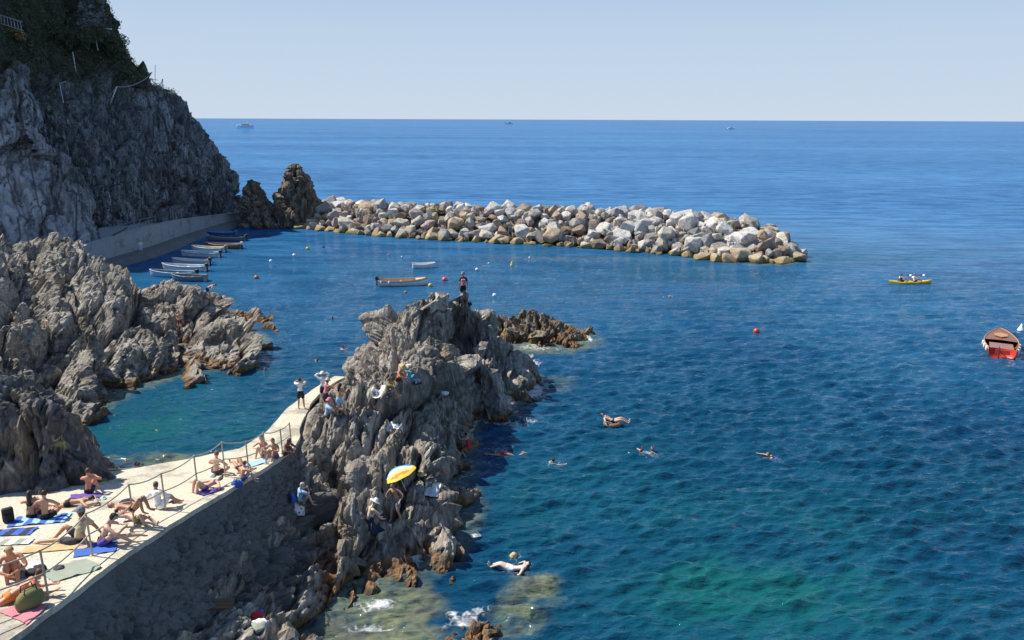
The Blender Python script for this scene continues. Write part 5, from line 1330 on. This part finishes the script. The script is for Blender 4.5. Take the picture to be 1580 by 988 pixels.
# ================================================================== BOATS
def varnish(name, c): return simple(name, c, .38, .22, 3.0, .002)
PAINT = {'white': varnish('boat_white', (.74, .74, .72)), 'lightblue': varnish('boat_light_blue', (.42, .58, .70)), 'blue': varnish('boat_blue', (.05, .12, .30)), 'red': varnish('boat_red', (.60, .05, .025)), 'wood': varnish('boat_wood', (.50, .27, .11)), 'palewood': varnish('boat_pale_wood', (.62, .48, .30)),
         'darkwood': varnish('boat_dark_wood', (.22, .10, .055)), 'grey': varnish('boat_grey', (.20, .22, .25)), 'green': varnish('boat_green', (.06, .20, .14)), 'black': varnish('boat_black', (.02, .02, .022))}
def section(t, L, B, H, transom, sheer=.22):
    """half breadth and sheer height at t (0 stern .. 1 bow)"""
    if transom: b = B / 2 * (.78 + .22 * math.sin(min(1, t / .45) * PI / 2)) * (1 if t < .45 else max(0.012, math.cos((t - .45) / .55 * PI / 2) ** .62))
    else: b = B / 2 * max(0.012, math.sin(max(.0, min(1, t)) * PI) ** .55)
    z = H * (1 + sheer * ((t - .45) / .55) ** 2 * (1.6 if t > .45 else 1.0))
    return b, z
def boat(loc, rz, L, B, H, hull, inside, trim, label, cat='rowing boat', transom=True, draft=.14, seats=3, deck=0.0, engine=None, stripe=None, name='rowing_boat', group=None, fenders=0, tarp=None, sternpost=False, flat_deck=False):
    t_ = thing(name, loc, label, cat, group, math.radians(rz))
    N = 22; outer = []; inner = []
    ks = 7
    for i in range(N + 1):
        t = i / N; b, z = section(t, L, B, H, transom); y = (t - .5) * L; rake = .10 * L * max(0, t - .8) / .2 * .0
        ro_, ri_ = [], []
        kz = -draft + (.22 * max(0, (t - .75) / .25) ** 2) * H + (0 if transom else .22 * H * max(0, (.25 - t) / .25) ** 2)
        for k in range(-ks, ks + 1):
            a = k / ks; w = math.sin(abs(a) * PI / 2) ** .62 * (1 if a >= 0 else -1); hh = abs(a) ** 2.1
            ro_.append((b * w, y + .06 * L * max(0, t - .7) * hh, kz + (z - kz) * hh))
            bi = max(.004, b - .035); ri_.append((bi * w, (y + .06 * L * max(0, t - .7) * hh) * .985, kz + .05 + (z - kz - .05) * hh))
        outer.append(ro_); inner.append(ri_)
    m = MB(); w_ = 2 * ks + 1
    def shell(rows, flip, mi):
        vs = [p for r in rows for p in r]; fs = []
        for i in range(N):
            for k in range(w_ - 1):
                q = (i * w_ + k, i * w_ + k + 1, (i + 1) * w_ + k + 1, (i + 1) * w_ + k); fs.append(q[::-1] if flip else q)
        if transom: fs.append(tuple(range(w_)) if not flip else tuple(range(w_))[::-1])
        m.add(vs, fs, mi)
    shell(outer, True, 0); shell(inner, False, 1)
    rim = []
    for i in range(N):
        for k in (0, w_ - 1):
            a, b_, c_, d_ = outer[i][k], outer[i + 1][k], inner[i + 1][k], inner[i][k]; m.add([a, b_, c_, d_], [(0, 1, 2, 3)], 1)
    me = m.mesh('hull', True); hullo = link('hull', me, [PAINT[hull], PAINT[inside]], t_)
    for s, k in ((-1, 0), (1, w_ - 1)):
        g_ = MB(); g_.tube([Vector(outer[i][k]) + Vector((0, 0, .01)) for i in range(N + 1)], .032, 6); g_.build('gunwale', PAINT[trim], t_, True)
    if stripe:
        for s in (-1, 1):
            g_ = MB(); g_.tube([(s * (section(i / N, L, B, H, transom)[0] * .985 + .012), outer[i][0][1], section(i / N, L, B, H, transom)[1] - .11) for i in range(N + 1)], .022, 6); g_.build('rubbing_strake', PAINT[stripe], t_, True)
    for k in range(seats):
        t = .22 + .5 * k / max(1, seats - 1) if seats > 1 else .4
        b, z = section(t, L, B, H, transom); g_ = MB(); g_.box((0, (t - .5) * L, H * .62), (b * 2 * .93, .22, .035)); g_.build('thwart', PAINT[trim], t_)
    g_ = MB(); g_.box((0, -.03 * L, -draft + .12), (B * .55, L * .66, .03)); g_.build('floorboards', PAINT['palewood' if inside != 'grey' else 'grey'], t_)
    if deck:
        vs = []; n0 = int(N * (1 - deck)); fs = []
        for i in range(n0, N + 1): b, z = section(i / N, L, B, H, transom); yy = outer[i][0][1]; vs += [(-b * .97, yy, z - .012), (0, yy, z + .03), (b * .97, yy, z - .012)]
        for i in range(N - n0): fs += [(3 * i, 3 * i + 1, 3 * i + 4, 3 * i + 3), (3 * i + 1, 3 * i + 2, 3 * i + 5, 3 * i + 4)]
        g_ = MB(); g_.add(vs, fs); o = g_.build('foredeck', PAINT[inside], t_); so = o.modifiers.new('s', 'SOLIDIFY'); so.thickness = .02
    if not transom or sternpost:
        g_ = MB(); g_.box((0, L * .505 + .0, H * 1.35), (.06, .07, .42)); g_.build('stem_post', PAINT[trim], t_)
    if engine:
        e_ = MB(); e_.box((0, -L * .5 - .12, H + .20), (.26, .34, .38)); o = e_.build('outboard_engine', PAINT[engine], t_); b_ = o.modifiers.new('b', 'BEVEL'); b_.width = .07; b_.segments = 3
        e_ = MB(); e_.box((0, -L * .5 - .14, H * .2), (.09, .14, H * 1.5)); e_.box((0, -L * .5 - .2, -.28), (.05, .3, .05)); e_.build('engine_leg', PAINT['black'], o)
        e_ = MB(); e_.tube([(0, -L * .5 + .05, H + .18), (.05, -L * .5 + .5, H + .26)], .02, 6); e_.build('tiller', PAINT['black'], o)
    for k in range(fenders):
        s = -1 if k % 2 else 1; t = .06 + .16 * (k // 2); b, z = section(t, L, B, H, transom)
        f_ = MB(); f_.lathe([(.02, 0), (.08, .04), (.09, .2), (.08, .36), (.02, .4)], 10, (s * (b + .06), (t - .5) * L, z - .36)); f_.build('fender', PAINT['white'], t_, True)
    if tarp:
        vs = []; fs = []
        for i in range(2, N - 1):
            b, z = section(i / N, L, B, H, transom); yy = outer[i][0][1]
            for a in (-1, -.5, 0, .5, 1): vs.append((b * a * 1.02, yy, z + .02 + .22 * (1 - a * a) * (.6 + .4 * math.sin(i * 1.3))))
        n_ = len(vs) // 5
        for i in range(n_ - 1):
            for k in range(4): fs.append((i * 5 + k, i * 5 + k + 1, i * 5 + k + 6, i * 5 + k + 5))
        g_ = MB(); g_.add(vs, fs); o = g_.build('tarpaulin', cloth(tarp), t_, True); so = o.modifiers.new('s', 'SOLIDIFY'); so.thickness = .02
    return t_
# wooden fishing boat with outboard
boat(sea(621, 440), -82, 4.7, 1.7, .52, 'white', 'palewood', 'wood', 'small white hulled wooden boat with tan inside and outboard, anchored in the harbour', 'fishing boat', seats=3, deck=.22, engine='black', name='fishing_boat', sternpost=True, stripe='green', fenders=4)
boat(sea(654, 413), -80, 2.5, 1.2, .40, 'white', 'white', 'white', 'tiny white dinghy floating behind the wooden boat', 'dinghy', seats=2, name='dinghy')
boat(sea(1543, 538), -29, 5.8, 2.15, .62, 'red', 'darkwood', 'wood', 'red hulled motorboat with a planked wooden deck seen from its stern at the right edge', 'motorboat', seats=0, deck=.46, name='motorboat', fenders=6, engine=None, stripe='white')
mb_ = bpy.data.objects['motorboat']
m = MB(); m.box((0, -1.2, .40), (1.45, 2.1, .05)); m.build('cockpit_floor', PAINT['darkwood'], mb_)
for k in range(9):
    m = MB(); m.box((-.66 + .165 * k, -1.2, .436), (.155, 2.06, .02)); m.build('deck_plank', simple('mauve_planks', (.30, .17, .14), .5), mb_)
for k in range(7):
    m = MB(); m.box((-.36 + .12 * k, 1.25, .74), (.108, 1.5 - abs(k - 3) * .25, .02)); m.build('foredeck_plank', PAINT['wood'], mb_)
m = MB(); m.box((0, -3.05, .50), (.9, .1, .30)); m.build('transom_board', PAINT['red'], mb_)
m = MB(); m.tube([(-.2, -3.2, .55), (-.2, -3.35, .1), (-.2, -3.3, -.3)], .04, 7); m.tube([(-.2, -2.6, .75), (-.2, -3.2, .62)], .03, 7); m.build('rudder', PAINT['black'], mb_)
moor = [
 (310, 396, 78, 5.0, 'white', 'lightblue', 'white', None, 'black', 'long white open boat with pale blue inside, lowest of the middle three at the slipway'),
 (322, 388, 76, 4.6, 'white', 'palewood', 'white', None, 'grey', 'white open boat with tan thwarts, tucked behind the long white one'),
 (345, 383, 80, 4.8, 'darkwood', 'grey', 'wood', None, 'white', 'brown open boat with a white outboard at the slipway'),
 (350, 371, 84, 5.4, 'grey', 'grey', 'white', 'navy', 'black', 'dark grey boat under a navy cover moored farthest along the quay'),
 (340, 363, 84, 4.6, 'blue', 'grey', 'white', 'blue', None, 'blue boat with a blue cover at the far end of the quay wall'),
 (295, 408, 78, 4.6, 'white', 'white', 'white', None, 'black', 'slender white boat, upper one of the pair nearest the left rocks'),
 (285, 417, 78, 5.2, 'white', 'lightblue', 'white', None, 'black', 'slender white boat with blue inside, lower one of the pair nearest the left rocks'),
 (268, 427, 80, 5.2, 'lightblue', 'grey', 'lightblue', None, 'black', 'light blue boat partly hidden behind the left rocks'),
 (292, 433, 82, 3.6, 'grey', 'grey', 'grey', None, None, 'small grey boat closest to the left rocks, in the shade'),
]
for (px, py, rz, L, hu, ins, tr, tarp, eng, lb) in moor:
    boat(sea(px, py) + Vector((0, 0, .02)), rz, L, 1.4, .48, hu, ins, tr, lb, 'rowing boat', seats=3, engine=eng, tarp=tarp, group='boats moored along the quay', stripe='blue' if hu == 'white' else None)

# two-person kayak
kc = sea(1404, 437); kt = thing('kayak', kc, 'bright yellow two-person kayak paddling beyond the harbour mouth', 'kayak', None, math.radians(-86))
N = 26; rows = []; n = 14; L = 4.5
for i in range(N + 1):
    t = i / N; w = .39 * max(.02, math.sin(PI * t) ** .6); y = (t - .5) * L; top_ = .20 + .12 * abs(2 * t - 1) ** 3
    well = .10 if (.22 < t < .42 or .55 < t < .75) else 0
    rows.append([(w * math.cos(2 * PI * k / n), y, (top_ - well * (abs(math.cos(2 * PI * k / n)) < .75)) * (1 if math.sin(2 * PI * k / n) > 0 else 0) * abs(math.sin(2 * PI * k / n)) ** .5 - (.10 * abs(math.sin(2 * PI * k / n)) if math.sin(2 * PI * k / n) < 0 else 0) + .04) for k in range(n)])
m = MB(); m.add([p for r in rows for p in r], [(i * n + k, (i + 1) * n + k, (i + 1) * n + (k + 1) % n, i * n + (k + 1) % n) for i in range(N) for k in range(n)])
m.build('hull', simple('kayak_yellow', (.78, .50, .02), .35), kt, True)
for y in (-.95, .42):
    m = MB(); m.box((0, y - .30, .32), (.40, .06, .30), rot=Matrix.Rotation(-.2, 3, 'X')); m.build('seat_back', cloth('darkgrey'), kt)
Rk = Matrix.Rotation(math.radians(-86), 3, 'Z')
for j, (y, lb, sk, wr_) in enumerate([(-.95, 'paddler in the left seat of the yellow kayak', 'tan', (('vest', 'navy'), ('trunks', 'black'))), (.42, 'paddler in the right seat of the yellow kayak leaning back under the paddle', 'red', (('vest', 'white'), ('trunks', 'navy')))]):
    person(kc + Rk @ Vector((0, y, .10)), -86, 'paddle', lb, sk, 'brown', wr_, hat=('bucket', 'grey') if j else None, scale=1.0)
    pd = thing('paddle', kc + Rk @ Vector((0, y + .36, .72)), ['double paddle held low by the left kayaker', 'pale double paddle held up by the right kayaker'][j], 'paddle', None, math.radians(-86))
    m = MB(); m.tube([(-1.0, .1, -.28), (1.0, -.1, .28)], .016, 6); m.build('shaft', cloth('black'), pd)
    for s in (-1, 1):
        m = MB(); m.box((s * 1.1, -s * .11, s * .31), (.36, .02, .16), rot=Matrix.Rotation(-.27, 3, 'Y')); m.build('blade', cloth('white'), pd)

# far boats
def far_boat(px, py, L, label, rz=90):
    c = sea(px, py); t_ = thing('motor_yacht', c, label, 'motor yacht', None, math.radians(rz))
    N_ = 14; vs = []; fs = []
    for i in range(N_ + 1):
        t = i / N_; b, z = section(t, L, L * .22, L * .09, True, .5); y = (t - .5) * L; vs += [(-b, y, z), (-b * .7, y, -.2), (b * .7, y, -.2), (b, y, z)]
    for i in range(N_):
        for k in range(3): fs.append((4 * i + k, 4 * i + k + 1, 4 * i + k + 5, 4 * i + k + 4))
        fs.append((4 * i, 4 * i + 4, 4 * i + 7, 4 * i + 3))
    fs.append((0, 3, 2, 1)); m = MB(); m.add(vs, fs); m.build('hull', PAINT['white'], t_)
    m = MB(); m.box((0, -.06 * L, L * .13), (L * .17, L * .5, L * .08)); o = m.build('cabin', PAINT['white'], t_)
    m = MB(); m.box((0, -.06 * L, L * .135), (L * .174, L * .46, L * .03)); m.build('window_band', PAINT['black'], t_)
    m = MB(); m.box((0, -.1 * L, L * .19), (L * .14, L * .26, L * .05)); m.tube([(0, -.1 * L, L * .2), (0, -.14 * L, L * .32)], L * .008, 6); m.build('flybridge', PAINT['white'], t_)
far_boat(378, 196.5, 32, 'white motor yacht far out beyond the cliff', 85)
far_boat(785, 191.0, 30, 'tiny white boat on the horizon above the breakwater', 100)
far_boat(1128, 199, 14, 'tiny speedboat far out, right of the middle of the horizon', -80)

# ================================================================== ON THE CLIFF
PIPE = simple('galvanised_pipe', (.62, .62, .60), .45, .12, 6, .001)
def ch(px, py, toward=.25):
    p = hit(px, py); d = (CAMP - p).normalized(); return p + d * toward
def pole(name, pts, r, label, cat, extra=None):
    a = Vector(pts[0]); t_ = thing(name, a, label, cat)
    m = MB(); m.tube([tuple(Vector(p) - a) for p in pts], r, 7); m.build('pole', PIPE, t_, True)
    return t_, a
def QY(px, py, Y): return Vector(Q(px, py, Y))
Yc = ch(150, 75).y - 1.2 if hit(150, 75).y < 200 else 126
t_, a = pole('street_lamp', [QY(151, 78, Yc), QY(146, 50, Yc), QY(148, 48, Yc)], .09, 'lamp on a bent pole with a long arm near the top of the cliff', 'street lamp')
m = MB(); m.tube([tuple(QY(147, 49, Yc) - a), tuple(QY(165, 44, Yc - .3) - a)], .08, 7); m.build('arm', PIPE, t_)
m = MB(); c_ = QY(167, 45, Yc - .3) - a; m.box(tuple(c_), (.9, .3, .16)); m.build('lamp_head', PIPE, t_)
Yc = hit(95, 140).y - 1.4
t_, a = pole('street_lamp', [QY(108, 225, Yc - 3), QY(99, 165, Yc - 1.5), QY(92, 129, Yc)], .06, 'slim lamp pole standing at the top corner of the pale rock slab', 'street lamp')
m = MB(); m.tube([tuple(QY(92, 129, Yc) - a), tuple(QY(101, 126, Yc) - a)], .07, 6); m.build('arm', PIPE, t_)
Yc = hit(172, 160).y - 1.4
t_, a = pole('post', [QY(168, 166, Yc), QY(180, 134, Yc)], .10, 'white pole leaning to the right on the scrubby terrace', 'pole')
m = MB(); e_ = QY(232, 116, Yc + 2); s_ = QY(180, 134, Yc); m.tube([tuple(s_.lerp(e_, k / 8) - a - Vector((0, 0, 1.1 * 4 * (k / 8) * (1 - k / 8) * .5))) for k in range(9)], .035, 5); m.build('cable', PIPE, t_)
m = MB(); m.tube([tuple(s_ - a), tuple(QY(155, 166, Yc) - a)], .03, 5); m.build('stay_wire', PIPE, t_)
Yc = hit(113, 100).y - 1.4
pole('post', [QY(118, 116, Yc), QY(112, 80, Yc)], .07, 'thin white post standing in the dark scrub of the cliff', 'pole')
# wire frame on the skyline
Yc = 129.5; b0_ = QY(242, 139, Yc); ft = thing('lookout_frame', b0_, 'pale frame of poles and a thin mast on the skyline of the cliff', 'frame')
for pts, r in (([QY(239, 138, Yc), QY(239.5, 100, Yc)], .045), ([QY(233, 132, Yc), QY(232, 121, Yc)], .05), ([QY(246, 138, Yc), QY(251, 122, Yc)], .07), ([QY(250, 139, Yc), QY(251.5, 122, Yc)], .05)):
    m = MB(); m.tube([tuple(p - b0_) for p in pts], r, 6); m.build('upright', PIPE, ft)
for a_, b_ in (((232, 122), (244, 124)), ((235, 130), (250, 128)), ((234, 123), (246, 136))):
    m = MB(); m.tube([tuple(QY(*a_, Yc) - b0_), tuple(QY(*b_, Yc) - b0_)], .04, 5); m.build('crossbar', PIPE, ft)
# terrace wall at the very top
Yc = 125.0
def tw(u, v):
    x = 66 + (160 + v * 3 - 66) * u; y = -20 + 72 * v + 4 * math.sin(u * 5)
    p = np.array(Q(x, y, Yc + 2.5 * (1 - u) - 0.5)); return p
nu, nv = 130, 90
P = np.array([[tw(i / (nu - 1), j / (nv - 1)) for j in range(nv)] for i in range(nu)]); pf = P.reshape(-1, 3)
f1, g1 = facets(pf * [1.6, .5, 2.8], 900, .3); pf = pf + np.outer((.16 * f1 - .12 * np.exp(-g1 / .1)), [0, -1, 0])
bk = P.reshape(nu, nv, 3)[-1] + [-7.0, 9.0, 0]
V = pf.reshape(nu, nv, 3); V = np.concatenate((V, bk[None]), 0)
t = NT('dry_stone'); p = t.pos(); mp = t.map(p, (1.7, .6, 3.2))
cell = t.n('ShaderNodeSeparateColor'); t.l(t.voro(mp, 1.0, 'F1', 'Color'), cell.inputs[0])
cc_ = t.mix(cell.outputs[0], (.12, .12, .11), (.38, .37, .33)); cc_ = t.mix(t.ramp(t.voro(mp, 1.0, 'DISTANCE_TO_EDGE'), [(0, 1), (.09, 0)]), cc_, (.03, .03, .03))
cc_ = t.mix(t.ramp(t.noise(p, .5, 5, .7), [(.5, 0), (.6, .85)]), cc_, (.04, .055, .025))
M_DRY = t.done(cc_, .95, t.bump(t.noise(p, 4, 5), .08))
tt_ = thing('terrace_wall', Vector(V[60, -1]), 'grey dry stone terrace wall at the top of the cliff', 'wall')
o = link('wall_face', np_mesh('wall_face', V.reshape(-1, 3) - V[60, -1], grid_quads(nu + 1, nv)), M_DRY, tt_)
# timber balcony with orange flowers at the left edge
bc = ch(14, 40, .8); bt_ = thing('balcony_railing', bc, 'pale slatted balcony railing jutting from the cliff at the left edge', 'railing')
for k in range(10):
    m = MB(); m.tube([(-2.2 + .42 * k, 0, .62 - .13 * k), (-2.2 + .42 * k, 0, 1.72 - .13 * k)], .035, 5); m.build('baluster', PIPE, bt_)
for dz in (.62, 1.72):
    m = MB(); m.tube([(-2.4, 0, dz + .05), (1.8, 0, dz - 1.22)], .05, 6); m.build('rail', PIPE, bt_)
fl = ch(24, 53, .7); t_ = thing('flowering_shrub', fl, 'orange flowering shrub hanging under the balcony railing', 'shrub')
g = np.random.default_rng(44); n_ = 46
cc = np.stack((g.uniform(-1.3, 1.3, n_), g.uniform(-.4, .4, n_), g.uniform(-.6, .5, n_)), 1); cc[:, 2] -= cc[:, 0] * .32
v, f = leaf_cloud(cc, np.full(n_, .32), 26, .10, 45); link('foliage', np_mesh('foliage', v, f), M_LEAF, t_)
v, f = leaf_cloud(cc + [0, -.15, .05], np.full(n_, .30), 14, .12, 46); link('blossom', np_mesh('blossom', v, f), simple('blossom_orange', (.62, .34, .12), .7, .5, 2.0), t_)
m = MB(); m.tube([(0, .3, -1.2), (0, .1, -.5), (.1, 0, 0)], [.09, .07, .04], 6); m.build('trunk', BARK, t_)
# railing on the left part of the quay and a crane arm
qr = thing('railing', Vector((qx[4], qy[4], qz[4])), 'thin metal railing on top of the near end of the quay wall', 'railing')
o0 = Vector((qx[4], qy[4], qz[4])); pts = []
for i in range(2, min(44, len(ss) - 1), 4):
    p = Vector((qx[i], qy[i], qz[i])) - o0; pts.append(p); m = MB(); m.tube([p, p + Vector((0, 0, 1.0))], .03, 6); m.build('post', PAINT['grey'], qr)
for dz in (1.0, .55):
    m = MB(); m.tube([p + Vector((0, 0, dz)) for p in pts], .025, 6); m.build('rail', PAINT['grey'], qr)
ca_ = QY(172, 365, 90); t_ = thing('davit', ca_, 'small brown beam leaning out over the quay wall', 'beam')
m = MB(); m.tube([(0, 0, -1.5), (0, 0, 0), tuple(QY(197, 351, 90) - ca_)], .09, 7); m.build('beam', simple('old_wood', (.16, .09, .045), .85, .3), t_)
# person in white on the quay below the wall
person(Vector((*R(218, 391, .75)[:2], .62)), 200, 'stand', 'person in white standing on the slipway in front of the quay wall', 'fair', 'brown', (('shirt', 'white'), ('shorts', 'lightblue')))
